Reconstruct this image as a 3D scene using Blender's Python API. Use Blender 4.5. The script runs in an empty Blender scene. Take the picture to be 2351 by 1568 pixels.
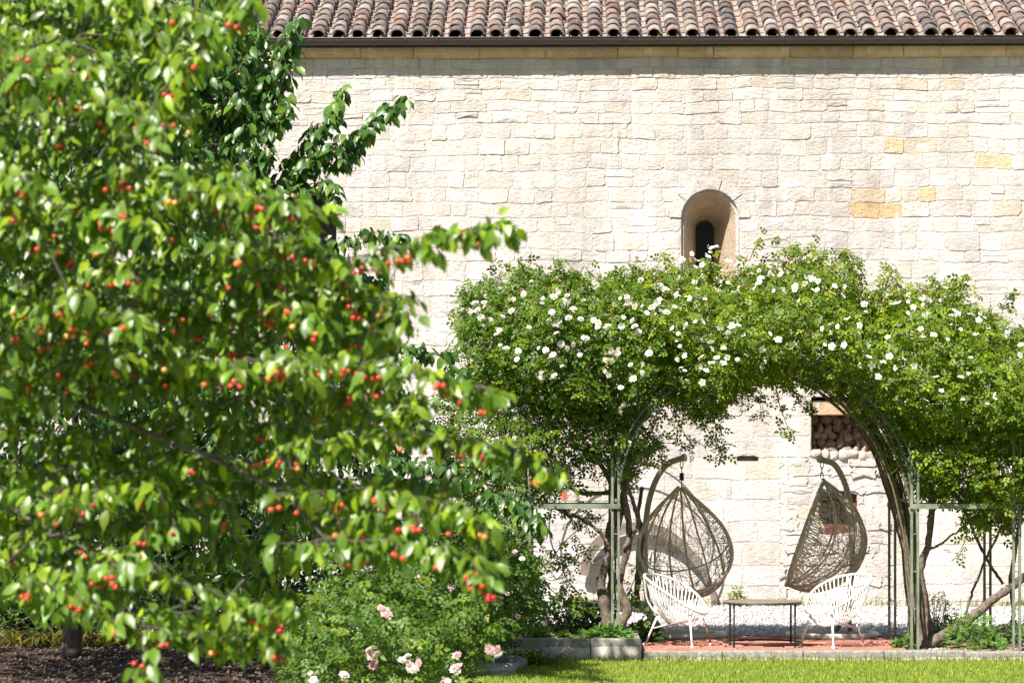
import bpy, bmesh, math, random
import numpy as np
from mathutils import Vector, Matrix
from mathutils.geometry import tessellate_polygon

random.seed(7)
rng = np.random.default_rng(7)
R = math.radians
scene = bpy.context.scene
COL = scene.collection

# ------------------------------------------------------------------ camera, sky, sun, exposure
CAM_Z = 1.69
YAW = R(1.16)
FPX = 2351 * 100 / 36.0          # focal length in the 2351 px wide measuring frame
HOR = 1110.0                     # horizon row in that frame

cam_d = bpy.data.cameras.new('camera')
cam_d.lens = 100
cam_d.sensor_width = 36
cam_d.sensor_fit = 'HORIZONTAL'
cam_d.shift_y = (HOR - 784.0) / 2351.0
cam_d.clip_start = 0.5
cam_d.clip_end = 3000
cam_d.dof.use_dof = True
cam_d.dof.focus_distance = 33.0
cam_d.dof.aperture_fstop = 5.0
cam = bpy.data.objects.new('camera', cam_d)
cam.location = (0, 0, CAM_Z)
cam.rotation_euler = (R(90), 0, YAW)
COL.objects.link(cam)
scene.camera = cam

SUN_EL, SUN_AZ = R(47), R(28)    # azimuth: to the left of straight behind the camera
to_sun = Vector((-math.sin(SUN_AZ) * math.cos(SUN_EL), -math.cos(SUN_AZ) * math.cos(SUN_EL), math.sin(SUN_EL)))
world = bpy.data.worlds.new('World')
scene.world = world
world.use_nodes = True
wn = world.node_tree.nodes
wl = world.node_tree.links
sky = wn.new('ShaderNodeTexSky')
sky.sky_type = 'NISHITA'
sky.sun_disc = False
sky.sun_elevation = SUN_EL
sky.sun_rotation = math.atan2(to_sun.x, to_sun.y)
wl.new(sky.outputs[0], wn['Background'].inputs[0])
wn['Background'].inputs[1].default_value = 0.058
sun_d = bpy.data.lights.new('sun', 'SUN')
sun_d.energy = 5.0
sun_d.angle = R(0.53)
sun_d.color = (1.0, 0.95, 0.87)
sun = bpy.data.objects.new('sun', sun_d)
sun.rotation_euler = to_sun.to_track_quat('Z', 'Y').to_euler()
sun.location = (-20, -20, 40)
COL.objects.link(sun)

scene.view_settings.view_transform = 'Standard'
scene.view_settings.look = 'None'
scene.view_settings.exposure = 1.20
scene.view_settings.gamma = 1.0
scene.view_settings.use_curve_mapping = False
scene.render.engine = 'CYCLES'
scene.cycles.use_denoising = True
scene.cycles.max_bounces = 6
scene.cycles.transparent_max_bounces = 8

# ------------------------------------------------------------------ coordinates
CY, SY = math.cos(YAW), math.sin(YAW)

def P(x, y, Y):
    """a place seen at (x, y) of the measuring frame, on the plane at world depth Y"""
    u = (x - 1175.5) / FPX
    v = (HOR - y) / FPX
    dx, dy = -SY + u * CY, CY + u * SY
    t = Y / dy
    return np.array((dx * t, Y, CAM_Z + v * t))

def G(x, y, z=0.0):
    """a place on the level z seen at (x, y)"""
    u = (x - 1175.5) / FPX
    v = (HOR - y) / FPX
    dx, dy = -SY + u * CY, CY + u * SY
    t = (z - CAM_Z) / v
    return np.array((dx * t, dy * t, z))

def inpoly(pts, poly):
    poly = np.asarray(poly, float)
    x, y = pts[:, 0], pts[:, 1]
    c = np.zeros(len(pts), bool)
    j = len(poly) - 1
    for i in range(len(poly)):
        xi, yi = poly[i]
        xj, yj = poly[j]
        m = ((yi > y) != (yj > y))
        with np.errstate(divide='ignore', invalid='ignore'):
            c ^= m & (x < (xj - xi) * (y - yi) / (yj - yi + 1e-12) + xi)
        j = i
    return c

def sample_poly(poly, n, r=rng):
    poly = np.asarray(poly, float)
    lo, hi = poly.min(0), poly.max(0)
    out = np.zeros((0, 2))
    while len(out) < n:
        q = lo + r.random((n * 2 + 10, 2)) * (hi - lo)
        out = np.vstack([out, q[inpoly(q, poly)]])
    return out[:n]

# ------------------------------------------------------------------ object helpers
W = {}

def place(o, M, parent=None):
    W[o.name] = M
    o.matrix_basis = M
    if parent is not None:
        o.parent = parent
        o.matrix_parent_inverse = W[parent.name].inverted()
    COL.objects.link(o)
    return o

def tag(o, label=None, cat=None, group=None, kind=None):
    if label: o['label'] = label
    if cat: o['category'] = cat
    if group: o['group'] = group
    if kind: o['kind'] = kind
    return o

def empty(name, loc, label=None, cat=None, group=None, parent=None):
    o = bpy.data.objects.new(name, None)
    o.empty_display_size = 0.1
    place(o, Matrix.Translation(Vector(loc)), parent)
    return tag(o, label, cat, group)

def raw_mesh(name, V, F, mat, tint=None, smooth=False):
    """V (n,3); F: array of equal-sized faces or list of tuples"""
    me = bpy.data.meshes.new(name)
    V = np.asarray(V, np.float32)
    if isinstance(F, np.ndarray):
        k = F.shape[1]
        me.vertices.add(len(V))
        me.vertices.foreach_set('co', V.ravel())
        me.loops.add(F.size)
        me.loops.foreach_set('vertex_index', F.astype(np.int32).ravel())
        me.polygons.add(len(F))
        me.polygons.foreach_set('loop_start', np.arange(0, F.size, k, dtype=np.int32))
        me.update(calc_edges=True)
    else:
        me.from_pydata(V.tolist(), [], [tuple(int(i) for i in f) for f in F])
    if tint is not None:
        a = me.attributes.new('tint', 'FLOAT_COLOR', 'POINT')
        t = np.ones((len(V), 4), np.float32)
        t[:, :3] = tint
        a.data.foreach_set('color', t.ravel())
    if smooth:
        me.polygons.foreach_set('use_smooth', np.ones(len(me.polygons), bool))
    if mat: me.materials.append(mat)
    return me

def mk(name, V, F, mat, parent=None, tint=None, smooth=False, base=False):
    V = np.asarray(V, float)
    lo, hi = V.min(0), V.max(0)
    c = (lo + hi) / 2
    if base: c[2] = lo[2]
    me = raw_mesh(name, V - c, F, mat, tint, smooth)
    o = bpy.data.objects.new(name, me)
    return place(o, Matrix.Translation(Vector(c)), parent)

def inst(name, me, M, parent):
    o = bpy.data.objects.new(name, me)
    return place(o, M, parent)

class MB:
    def __init__(s):
        s.V, s.F, s.T, s.n = [], [], [], 0
    def add(s, V, F, tint=None):
        V = np.asarray(V, float)
        s.V.append(V)
        s.F.extend([tuple(int(i) + s.n for i in f) for f in F])
        s.T.append(np.tile(np.asarray(tint if tint is not None else (1, 1, 1), float), (len(V), 1)))
        s.n += len(V)
        return s
    def box(s, a, b, tint=None):
        x0, y0, z0 = a; x1, y1, z1 = b
        V = [(x0,y0,z0),(x1,y0,z0),(x1,y1,z0),(x0,y1,z0),(x0,y0,z1),(x1,y0,z1),(x1,y1,z1),(x0,y1,z1)]
        return s.add(V, BOXF, tint)
    def tube(s, pts, rad, k=6, closed=False, tint=None):
        V, F = tube(pts, rad, k, closed)
        return s.add(V, F, tint)
    def build(s, name, mat, parent=None, smooth=False, base=False, tint=True):
        return mk(name, np.vstack(s.V), s.F, mat, parent, np.vstack(s.T) if tint else None, smooth, base)

BOXF = [(0,3,2,1),(4,5,6,7),(0,1,5,4),(1,2,6,5),(2,3,7,6),(3,0,4,7)]

def tube(pts, rad, k=6, closed=False):
    pts = np.asarray(pts, float)
    n = len(pts)
    rad = np.broadcast_to(np.asarray(rad, float), (n,))
    if closed:
        tan = np.roll(pts, -1, 0) - np.roll(pts, 1, 0)
    else:
        tan = np.gradient(pts, axis=0)
    tan /= np.linalg.norm(tan, axis=1)[:, None] + 1e-12
    up = np.array((0, 0, 1.0))
    if abs(tan[0] @ up) > 0.9: up = np.array((1.0, 0, 0))
    u = np.cross(tan[0], up); u /= np.linalg.norm(u)
    V = np.zeros((n, k, 3))
    ang = np.arange(k) * 2 * math.pi / k
    for i in range(n):
        u = u - tan[i] * (u @ tan[i]); u /= np.linalg.norm(u) + 1e-12
        w = np.cross(tan[i], u)
        V[i] = pts[i] + rad[i] * (np.cos(ang)[:, None] * u + np.sin(ang)[:, None] * w)
    F = []
    m = n if closed else n - 1
    for i in range(m):
        a, b = i * k, ((i + 1) % n) * k
        for j in range(k):
            j2 = (j + 1) % k
            F.append((a + j, a + j2, b + j2, b + j))
    if not closed:
        F.append(tuple(range(k - 1, -1, -1)))
        F.append(tuple(range((n - 1) * k, n * k)))
    return V.reshape(-1, 3), F

def smooth_line(pts, n=24):
    """Catmull-Rom through points (any dimension)"""
    p = np.asarray(pts, float)
    p = np.vstack([2 * p[0] - p[1], p, 2 * p[-1] - p[-2]])
    m = len(p) - 3
    out = []
    for t in np.linspace(0, m - 1e-6, n):
        i = int(t); f = t - i
        a, b, c, d = p[i], p[i+1], p[i+2], p[i+3]
        out.append(0.5 * ((2*b) + (-a+c)*f + (2*a-5*b+4*c-d)*f*f + (-a+3*b-3*c+d)*f**3))
    return np.array(out)

def frames(axis, nrm):
    y = axis / (np.linalg.norm(axis, axis=1)[:, None] + 1e-9)
    x = np.cross(y, nrm); x /= np.linalg.norm(x, axis=1)[:, None] + 1e-9
    z = np.cross(x, y)
    return np.stack([x, y, z], axis=2)

def scatter(T, TF, pos, Rm, sc):
    n, k = len(pos), len(T)
    sc = np.broadcast_to(np.asarray(sc, float), (n,))
    V = pos[:, None, :] + sc[:, None, None] * np.einsum('nij,kj->nki', Rm, T)
    F = (TF[None] + (np.arange(n) * k)[:, None, None]).reshape(-1, TF.shape[1])
    return V.reshape(-1, 3), F

def mat4(pos, Rm, s):
    M = Matrix.Identity(4)
    for i in range(3):
        for j in range(3):
            M[i][j] = float(Rm[i, j] * s)
        M[i][3] = float(pos[i])
    return M

# ------------------------------------------------------------------ materials
def nodes(name):
    m = bpy.data.materials.new(name)
    m.use_nodes = True
    nt = m.node_tree
    return m, nt, nt.nodes['Principled BSDF'], nt.nodes, nt.links

def noise(nt, vec, scale, detail=4, rough=0.6):
    n = nt.nodes.new('ShaderNodeTexNoise')
    n.inputs['Scale'].default_value = scale
    n.inputs['Detail'].default_value = detail
    n.inputs['Roughness'].default_value = rough
    nt.links.new(vec, n.inputs['Vector'])
    return n.outputs['Fac']

def ramp(nt, fac, stops):
    r = nt.nodes.new('ShaderNodeValToRGB')
    e = r.color_ramp.elements
    while len(e) < len(stops): e.new(0.5)
    for i, (p, c) in enumerate(stops):
        e[i].position = p
        e[i].color = (*c, 1) if len(c) == 3 else c
    nt.links.new(fac, r.inputs[0])
    return r.outputs[0]

def mix(nt, a, b, fac, mode='MIX'):
    m = nt.nodes.new('ShaderNodeMix')
    m.data_type = 'RGBA'
    m.blend_type = mode
    for s, v in ((m.inputs[0], fac), (m.inputs[6], a), (m.inputs[7], b)):
        if isinstance(v, (int, float)): s.default_value = v
        elif isinstance(v, tuple): s.default_value = (*v, 1)
        else: nt.links.new(v, s)
    return m.outputs[2]

def bump(nt, h, strength, dist, prev=None):
    b = nt.nodes.new('ShaderNodeBump')
    b.inputs['Strength'].default_value = strength
    b.inputs['Distance'].default_value = dist
    nt.links.new(h, b.inputs['Height'])
    if prev is not None: nt.links.new(prev, b.inputs['Normal'])
    return b.outputs[0]

def geo_pos(nt, scale=None):
    g = nt.nodes.new('ShaderNodeNewGeometry').outputs['Position']
    if scale is None: return g
    mp = nt.nodes.new('ShaderNodeMapping')
    mp.inputs['Scale'].default_value = scale
    nt.links.new(g, mp.inputs[0])
    return mp.outputs[0]

def obj_pos(nt):
    return nt.nodes.new('ShaderNodeTexCoord').outputs['Object']

def attr(nt):
    a = nt.nodes.new('ShaderNodeAttribute')
    a.attribute_name = 'tint'
    return a.outputs['Color']

def m_plain(name, col, rough=0.6, metal=0.0, var=0.25, scale=12, b=0.0, bscale=60, use_tint=False, spec=0.5):
    m, nt, p, N, L = nodes(name)
    v = geo_pos(nt)
    base = attr(nt) if use_tint else col
    f = noise(nt, v, scale)
    r = ramp(nt, f, [(0.3, (1 - var,) * 3), (0.7, (1 + var * 0.4,) * 3)])
    c = mix(nt, r, base, 1.0, 'MULTIPLY')
    L.new(c, p.inputs['Base Color'])
    p.inputs['Roughness'].default_value = rough
    p.inputs['Metallic'].default_value = metal
    p.inputs['Specular IOR Level'].default_value = spec
    if b:
        L.new(bump(nt, noise(nt, v, bscale, 3), b, 0.01), p.inputs['Normal'])
    return m

def m_stone(name, strength=0.9):
    m, nt, p, N, L = nodes(name)
    v = geo_pos(nt)
    base = attr(nt)
    f1 = noise(nt, v, 5.5, 6, 0.65)
    c = mix(nt, base, ramp(nt, f1, [(0.25, (0.82, 0.79, 0.775)), (0.5, (1, 1, 1)), (0.75, (1.08, 1.08, 1.08))]), 1.0, 'MULTIPLY')
    # pale lime runs down the face, ochre blooms and pits with shade in their colour
    vs = geo_pos(nt, (7.0, 7.0, 0.55))
    c = mix(nt, c, (0.62, 0.585, 0.55), ramp(nt, noise(nt, vs, 1.0, 4, 0.7), [(0.56, (0, 0, 0)), (0.74, (0.75,) * 3)]))
    c = mix(nt, c, (0.46, 0.36, 0.25), ramp(nt, noise(nt, v, 1.7, 5, 0.7), [(0.60, (0, 0, 0)), (0.82, (0.5,) * 3)]))
    st = noise(nt, geo_pos(nt, (1.3, 1.3, 0.16)), 1.0, 5, 0.65)
    c = mix(nt, c, ramp(nt, st, [(0.36, (0.80, 0.785, 0.785)), (0.56, (1, 1, 1))]), 1.0, 'MULTIPLY')
    pits = noise(nt, geo_pos(nt, (1, 1, 1.7)), 26, 4, 0.62)
    c = mix(nt, c, (0.17, 0.14, 0.12), ramp(nt, pits, [(0.30, (0.6,) * 3), (0.37, (0, 0, 0))]))
    L.new(c, p.inputs['Base Color'])
    p.inputs['Roughness'].default_value = 0.92
    p.inputs['Specular IOR Level'].default_value = 0.15
    b1 = bump(nt, noise(nt, geo_pos(nt, (1, 1, 1.6)), 17, 5, 0.62), strength, 0.05)
    b2 = bump(nt, pits, strength * 0.8, 0.02, b1)
    L.new(b2, p.inputs['Normal'])
    return m

def m_tile(name):
    m, nt, p, N, L = nodes(name)
    v = geo_pos(nt)
    c = attr(nt)
    c = mix(nt, c, ramp(nt, noise(nt, v, 9, 5, 0.7), [(0.3, (0.55, 0.52, 0.52)), (0.7, (1.25, 1.2, 1.15))]), 1.0, 'MULTIPLY')
    c = mix(nt, c, (0.52, 0.49, 0.45), ramp(nt, noise(nt, v, 17, 6, 0.75), [(0.56, (0, 0, 0)), (0.66, (0.8,) * 3)]))
    c = mix(nt, c, (0.07, 0.06, 0.055), ramp(nt, noise(nt, v, 12.5, 6, 0.75), [(0.33, (0.8,) * 3), (0.43, (0, 0, 0))]))
    c = mix(nt, c, (0.55, 0.26, 0.03), ramp(nt, noise(nt, v, 4.1, 4, 0.7), [(0.70, (0, 0, 0)), (0.74, (0.85,) * 3)]))
    L.new(c, p.inputs['Base Color'])
    p.inputs['Roughness'].default_value = 0.85
    p.inputs['Specular IOR Level'].default_value = 0.25
    L.new(bump(nt, noise(nt, v, 40, 5), 0.6, 0.012), p.inputs['Normal'])
    return m

def m_leaf(name, transl=0.38, rough=0.42, spec=0.45, tr_col=(1.6, 1.75, 0.8)):
    m, nt, p, N, L = nodes(name)
    base = attr(nt)
    v = geo_pos(nt)
    c = mix(nt, base, ramp(nt, noise(nt, v, 14, 3), [(0.3, (0.75, 0.8, 0.8)), (0.7, (1.2, 1.15, 1.0))]), 1.0, 'MULTIPLY')
    L.new(c, p.inputs['Base Color'])
    p.inputs['Roughness'].default_value = rough
    p.inputs['Specular IOR Level'].default_value = spec
    t = N.new('ShaderNodeBsdfTranslucent')
    L.new(mix(nt, c, tr_col, 1.0, 'MULTIPLY'), t.inputs[0])
    ms = N.new('ShaderNodeMixShader')
    ms.inputs[0].default_value = transl
    L.new(p.outputs[0], ms.inputs[1])
    L.new(t.outputs[0], ms.inputs[2])
    L.new(ms.outputs[0], N['Material Output'].inputs[0])
    return m

def m_bark(name, a, b, lichen=0.0):
    m, nt, p, N, L = nodes(name)
    v = geo_pos(nt)
    c = ramp(nt, noise(nt, v, 22, 6, 0.7), [(0.32, a), (0.68, b)])
    if lichen:
        c = mix(nt, c, (0.42, 0.33, 0.06), ramp(nt, noise(nt, v, 7, 4, 0.7), [(0.64, (0, 0, 0)), (0.7, (lichen,) * 3)]))
    L.new(c, p.inputs['Base Color'])
    p.inputs['Roughness'].default_value = 0.85
    L.new(bump(nt, noise(nt, geo_pos(nt, (1, 1, 0.4)), 60, 5), 0.8, 0.012), p.inputs['Normal'])
    return m

def m_kerb(name, zlim, amp):
    """old concrete: dark weathered skin above, pale bare render below a ragged line"""
    m, nt, p, N, L = nodes(name)
    v = geo_pos(nt)
    top = ramp(nt, noise(nt, v, 30, 6, 0.75), [(0.3, (0.12, 0.11, 0.10)), (0.52, (0.23, 0.215, 0.19)), (0.72, (0.42, 0.40, 0.37))])
    low = ramp(nt, noise(nt, v, 8, 5), [(0.3, (0.36, 0.33, 0.29)), (0.7, (0.54, 0.50, 0.45))])
    s = N.new('ShaderNodeSeparateXYZ'); L.new(v, s.inputs[0])
    mm = N.new('ShaderNodeMath'); mm.operation = 'MULTIPLY_ADD'
    L.new(noise(nt, v, 2.6, 5, 0.6), mm.inputs[0]); mm.inputs[1].default_value = -amp; mm.inputs[2].default_value = amp * 0.5 - zlim
    a = N.new('ShaderNodeMath'); a.operation = 'ADD'
    L.new(s.outputs[2], a.inputs[0]); L.new(mm.outputs[0], a.inputs[1])
    g = N.new('ShaderNodeMath'); g.operation = 'GREATER_THAN'; g.inputs[1].default_value = 0.0
    L.new(a.outputs[0], g.inputs[0])
    c = mix(nt, low, top, g.outputs[0])
    L.new(c, p.inputs['Base Color'])
    p.inputs['Roughness'].default_value = 0.95
    b1 = bump(nt, noise(nt, v, 45, 4), 0.7, 0.01)
    L.new(bump(nt, g.outputs[0], 0.8, 0.012, b1), p.inputs['Normal'])
    return m

def m_ground(name, a, b, scale, bstr=0.6, mid=None):
    m, nt, p, N, L = nodes(name)
    v = geo_pos(nt)
    st = [(0.3, a), (0.7, b)] if mid is None else [(0.25, a), (0.5, mid), (0.75, b)]
    L.new(ramp(nt, noise(nt, v, scale, 7, 0.7), st), p.inputs['Base Color'])
    p.inputs['Roughness'].default_value = 0.95
    p.inputs['Specular IOR Level'].default_value = 0.15
    L.new(bump(nt, noise(nt, v, scale * 2.5, 5), bstr, 0.03), p.inputs['Normal'])
    return m

MAT = {}
MAT['stone'] = m_stone('wall_stone', 0.55)
MAT['mortar'] = m_stone('lime_mortar', 0.45)
MAT['tile'] = m_tile('roof_tile')
MAT['gutter'] = m_plain('gutter_metal', (0.055, 0.043, 0.038), 0.42, 0.35, 0.2, 5)
MAT['leaf'] = m_leaf('cherry_leaf', 0.30, 0.38, 0.5)
MAT['rleaf'] = m_leaf('rose_leaf', 0.32, 0.48, 0.35)
MAT['dleaf'] = m_leaf('dark_leaf', 0.25, 0.45, 0.35)
MAT['grass'] = m_leaf('grass_blade', 0.40, 0.5, 0.25, (1.5, 1.45, 0.8))
MAT['petal'] = m_leaf('petal', 0.30, 0.6, 0.2, (1.1, 1.05, 1.02))
MAT['cherry'] = m_plain('cherry_skin', None, 0.22, 0, 0.1, 30, use_tint=True)
MAT['bark'] = m_bark('cherry_bark', (0.035, 0.028, 0.024), (0.15, 0.125, 0.105), 0.6)
MAT['rbark'] = m_bark('rose_bark', (0.035, 0.026, 0.020), (0.20, 0.15, 0.115), 0.5)
MAT['cane'] = m_bark('rose_cane', (0.06, 0.06, 0.025), (0.16, 0.13, 0.06))
MAT['green'] = m_plain('green_paint', (0.155, 0.18, 0.125), 0.6, 0, 0.5, 6, 0.2)
MAT['shaded_green'] = m_plain('shaded_green_paint', (0.07, 0.11, 0.075), 0.55, 0, 0.4, 9)  # pergola green darkened, shade under the foliage put into the colour
MAT['white'] = m_plain('white_paint', (0.72, 0.72, 0.72), 0.35, 0, 0.06, 10)
MAT['cord'] = m_plain('white_cord', (0.70, 0.69, 0.67), 0.6, 0, 0.1, 20)
MAT['rust'] = m_plain('rusty_paint', (0.34, 0.19, 0.12), 0.8, 0, 0.4, 30)
MAT['rattan'] = m_plain('rattan', (0.60, 0.52, 0.38), 0.6, 0, 0.3, 12)
MAT['stand'] = m_plain('stand_paint', (0.44, 0.39, 0.28), 0.5, 0, 0.15, 8)
MAT['ring'] = m_plain('lit_grey_ring_paint', (0.56, 0.52, 0.44), 0.5, 0, 0.15, 8)  # light grey, brightened in the colour for sun flecks on the ring
MAT['iron'] = m_plain('dark_iron', (0.035, 0.037, 0.042), 0.45, 0.3, 0.2, 20)
MAT['tabletop'] = m_plain('weathered_table_top', (0.20, 0.17, 0.14), 0.6, 0, 0.4, 14)
MAT['hose'] = m_plain('hose', (0.055, 0.075, 0.10), 0.45, 0, 0.1, 8)
MAT['timber_and_shadow'] = m_plain('timber_and_shadow_brown', (0.165, 0.13, 0.105), 0.85, 0, 0.4, 10, 0.4, 40)  # roof deck timber, also the brown standing in for the wall arc's shadow
MAT['brick'] = m_plain('brick', None, 0.9, 0, 0.35, 20, 0.4, 60, use_tint=True)
MAT['dark'] = m_plain('dark_interior', (0.010, 0.009, 0.009), 0.6, 0, 0.1)
MAT['glass'] = m_plain('dark_glass', (0.006, 0.006, 0.007), 0.25, 0, 0.1, spec=0.12)
MAT['redpaint'] = m_plain('red_brown_paint', (0.125, 0.036, 0.022), 0.6, 0, 0.25, 12)
MAT['terracotta'] = m_plain('terracotta', (0.42, 0.23, 0.165), 0.85, 0, 0.3, 9, 0.3, 40)
MAT['kerb'] = m_kerb('kerb_concrete', -0.055, 0.10)
MAT['planter'] = m_kerb('planter_concrete', 0.045, 0.16)
MAT['lawn'] = m_ground('lawn_soil', (0.12, 0.15, 0.03), (0.22, 0.25, 0.07), 9)
MAT['soil'] = m_ground('soil', (0.014, 0.009, 0.0065), (0.075, 0.052, 0.038), 16, 1.0)
MAT['rsoil'] = m_ground('reddish_soil', (0.12, 0.075, 0.05), (0.36, 0.25, 0.18), 18, 0.8)
MAT['gravel'] = m_ground('white_gravel', (0.22, 0.205, 0.195), (0.62, 0.595, 0.57), 45, 0.9)
MAT['joint'] = m_ground('sand_joint', (0.14, 0.09, 0.06), (0.30, 0.20, 0.14), 20, 0.6)
MAT['pebble'] = m_plain('pebble', None, 0.9, 0, 0.25, 20, use_tint=True)
MAT['rock'] = m_stone('garden_rock', 0.9)

# ------------------------------------------------------------------ ground
YW = 39.5           # wall face
ZL = -0.10          # lawn level
def sheet(name, x0, x1, y0, y1, z, mat, nx=1, ny=1, amp=0.0, seed=0):
    r = np.random.default_rng(seed)
    xs, ys = np.linspace(x0, x1, nx + 1), np.linspace(y0, y1, ny + 1)
    V = np.array([(x, y, z) for y in ys for x in xs], float)
    if amp: V[:, 2] += r.normal(0, amp, len(V))
    F = np.array([(j*(nx+1)+i, j*(nx+1)+i+1, (j+1)*(nx+1)+i+1, (j+1)*(nx+1)+i) for j in range(ny) for i in range(nx)])
    o = mk(name, V, F, mat, smooth=bool(amp))
    o['kind'] = 'structure'
    return o

sheet('lawn', -600, 600, -200, 1200, ZL, MAT['lawn'])
YK = 28.62          # kerb front
YB = 31.75          # back edge of terrace
xT0 = P(1475, 0, YK)[0]
xT1 = P(2095, 0, YK)[0] - 0.02
sheet('gravel_path', -16, 16, YB + 0.1, YW + 0.2, -0.004, MAT['gravel'])
sheet('soil_bed', -9.5, -1.75, 22.0, 31.8, -0.055, MAT['soil'], 90, 100, 0.014, 3)
sheet('flower_bed', xT1 + 0.01, 9.5, YK + 0.16, YB + 0.1, -0.004, MAT['rsoil'], 80, 50, 0.012, 4)

# terrace with bricks
ter = sheet('terrace', xT0, xT1, YK + 0.16, YB + 0.12, -0.006, MAT['joint'])
bl, bw = 0.245, 0.118
bm_meshes = []
for k in range(6):
    r = np.random.default_rng(50 + k)
    c = np.array((0.36, 0.135, 0.085)) * (0.75 + 0.5 * r.random()) + np.array((0.03, 0.03, 0.03)) * r.random()
    b = MB()
    ch = 0.008
    x, y, h = bl/2 - 0.005, bw/2 - 0.005, 0.012
    V = [(-x,-y,-0.03),(x,-y,-0.03),(x,y,-0.03),(-x,y,-0.03),(-x,-y,h-ch),(x,-y,h-ch),(x,y,h-ch),(-x,y,h-ch),
         (-x+ch,-y+ch,h),(x-ch,-y+ch,h),(x-ch,y-ch,h),(-x+ch,y-ch,h)]
    F = [(0,1,5,4),(1,2,6,5),(2,3,7,6),(3,0,4,7),(4,5,9,8),(5,6,10,9),(6,7,11,10),(7,4,8,11),(8,9,10,11)]
    bm_meshes.append(raw_mesh('brick', V, F, MAT['brick'], np.tile(c, (12, 1))))
row = 0
y = YK + 0.165 + bw / 2
rb = np.random.default_rng(5)
nb = 0
rest = MB()
while y < YB + 0.1:
    x = xT0 + (bl / 2 if row % 2 == 0 else bl)
    while x < xT1 - bl / 2 + 0.02:
        M = Matrix.Translation((x, y, rb.normal(0, 0.003))) @ Matrix.Rotation(rb.normal(0, 0.008), 4, 'Z')
        if nb < 300:
            inst('brick', bm_meshes[rb.integers(6)], M, ter)
        nb += 1
        x += bl
    y += bw
    row += 1

# ------------------------------------------------------------------ building
bx0, bx1 = -13.0, 12.0
building = empty('stone_building', (0, YW, 0), 'long pale stone building with clay tile roof behind the garden', 'building')
def wx(px, py=600): return P(px, py, YW)[0]
def wz(py, px=1500): return P(px, py, YW)[2]

class Opening:
    def __init__(s, cx, hw, z0, z1, arch=False, ring=0.0):
        s.cx, s.hw, s.z0, s.z1, s.arch, s.ring = cx, hw, z0, z1, arch, ring   # z1: springing when arched
    def top(s): return s.z1 + ((s.hw + s.ring) if s.arch else 0)
    def half(s, z):
        if z < s.z0 - 0.001 or z > s.top(): return 0.0
        if s.arch and z > s.z1:
            rr = s.hw + s.ring * 0.7
            return math.sqrt(max(0.0, rr * rr - (z - s.z1) ** 2)) + 0.006
        return s.hw + 0.006
    def outline(s, hw=None, grow=0.0, n=18):
        """closed outline, anticlockwise from bottom left seen from -Y"""
        hw = s.hw if hw is None else hw
        if not s.arch:
            return [(s.cx - hw, s.z0), (s.cx + hw, s.z0), (s.cx + hw, s.z1), (s.cx - hw, s.z1)]
        o = [(s.cx - hw, s.z0), (s.cx + hw, s.z0)]
        for i in range(n + 1):
            a = math.pi * i / n
            o.append((s.cx + hw * math.cos(a), s.z1 + hw * math.sin(a)))
        return o

win = Opening(wx(1630), 0.40, wz(668), wz(502), True, 0.165)
lwin = Opening(wx(717), 0.333, wz(574), wz(492), True, 0.085)
hole = Opening((wx(1862, 980) + wx(2012, 980)) / 2, (wx(2012, 980) - wx(1862, 980)) / 2, wz(1050), wz(912))
swin = Opening((wx(1880, 1180) + wx(1967, 1180)) / 2, (wx(1967, 1180) - wx(1880, 1180)) / 2, wz(1226), wz(1127))
slot = Opening(wx(1716, 1050), 0.15, wz(1057), wz(1046))
rub = Opening((wx(1792, 1200) + wx(2046, 1200)) / 2, (wx(2046, 1200) - wx(1792, 1200)) / 2, -0.3, wz(1050.2))

# mortar sheet with real openings
ztop = wz(133)
outer = [(bx0, -0.4), (bx1, -0.4), (bx1, ztop + 0.3), (bx0, ztop + 0.3)]
polys = [outer] + [o.outline()[::-1] for o in (win, lwin, hole, swin, slot)]
vl = [[Vector((x, z, 0)) for x, z in p] for p in polys]
tris = tessellate_polygon(vl)
flat = [q for p in polys for q in p]
Vm = np.array([(x, YW, z) for x, z in flat])
Fm = []
for t in tris:
    a, b, c = (np.array(flat[i]) for i in t)
    area = (b[0]-a[0])*(c[1]-a[1]) - (b[1]-a[1])*(c[0]-a[0])
    Fm.append(tuple(t) if area > 0 else tuple(t[::-1]))
wall = mk('wall', Vm, Fm, MAT['mortar'], building, np.tile((0.47, 0.435, 0.40), (len(Vm), 1)))

OCHRE = [(2005,480,1),(1970,480,1),(2040,480,1),(2137,448,.9),(2043,337,.75),(2150,337,.45),(2115,205,.4),(2312,373,.8),(2008,447,.6),(2140,250,.25),
         (1850,1180,.5),(1230,620,.25),(1460,560,.2),(1300,480,.15),(1560,900,.15)]
OCHRE = [(wx(a, b), wz(b), w) for a, b, w in OCHRE]
rs = np.random.default_rng(11)
stones = []       # (area, centre px, V, F, tint)

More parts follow.
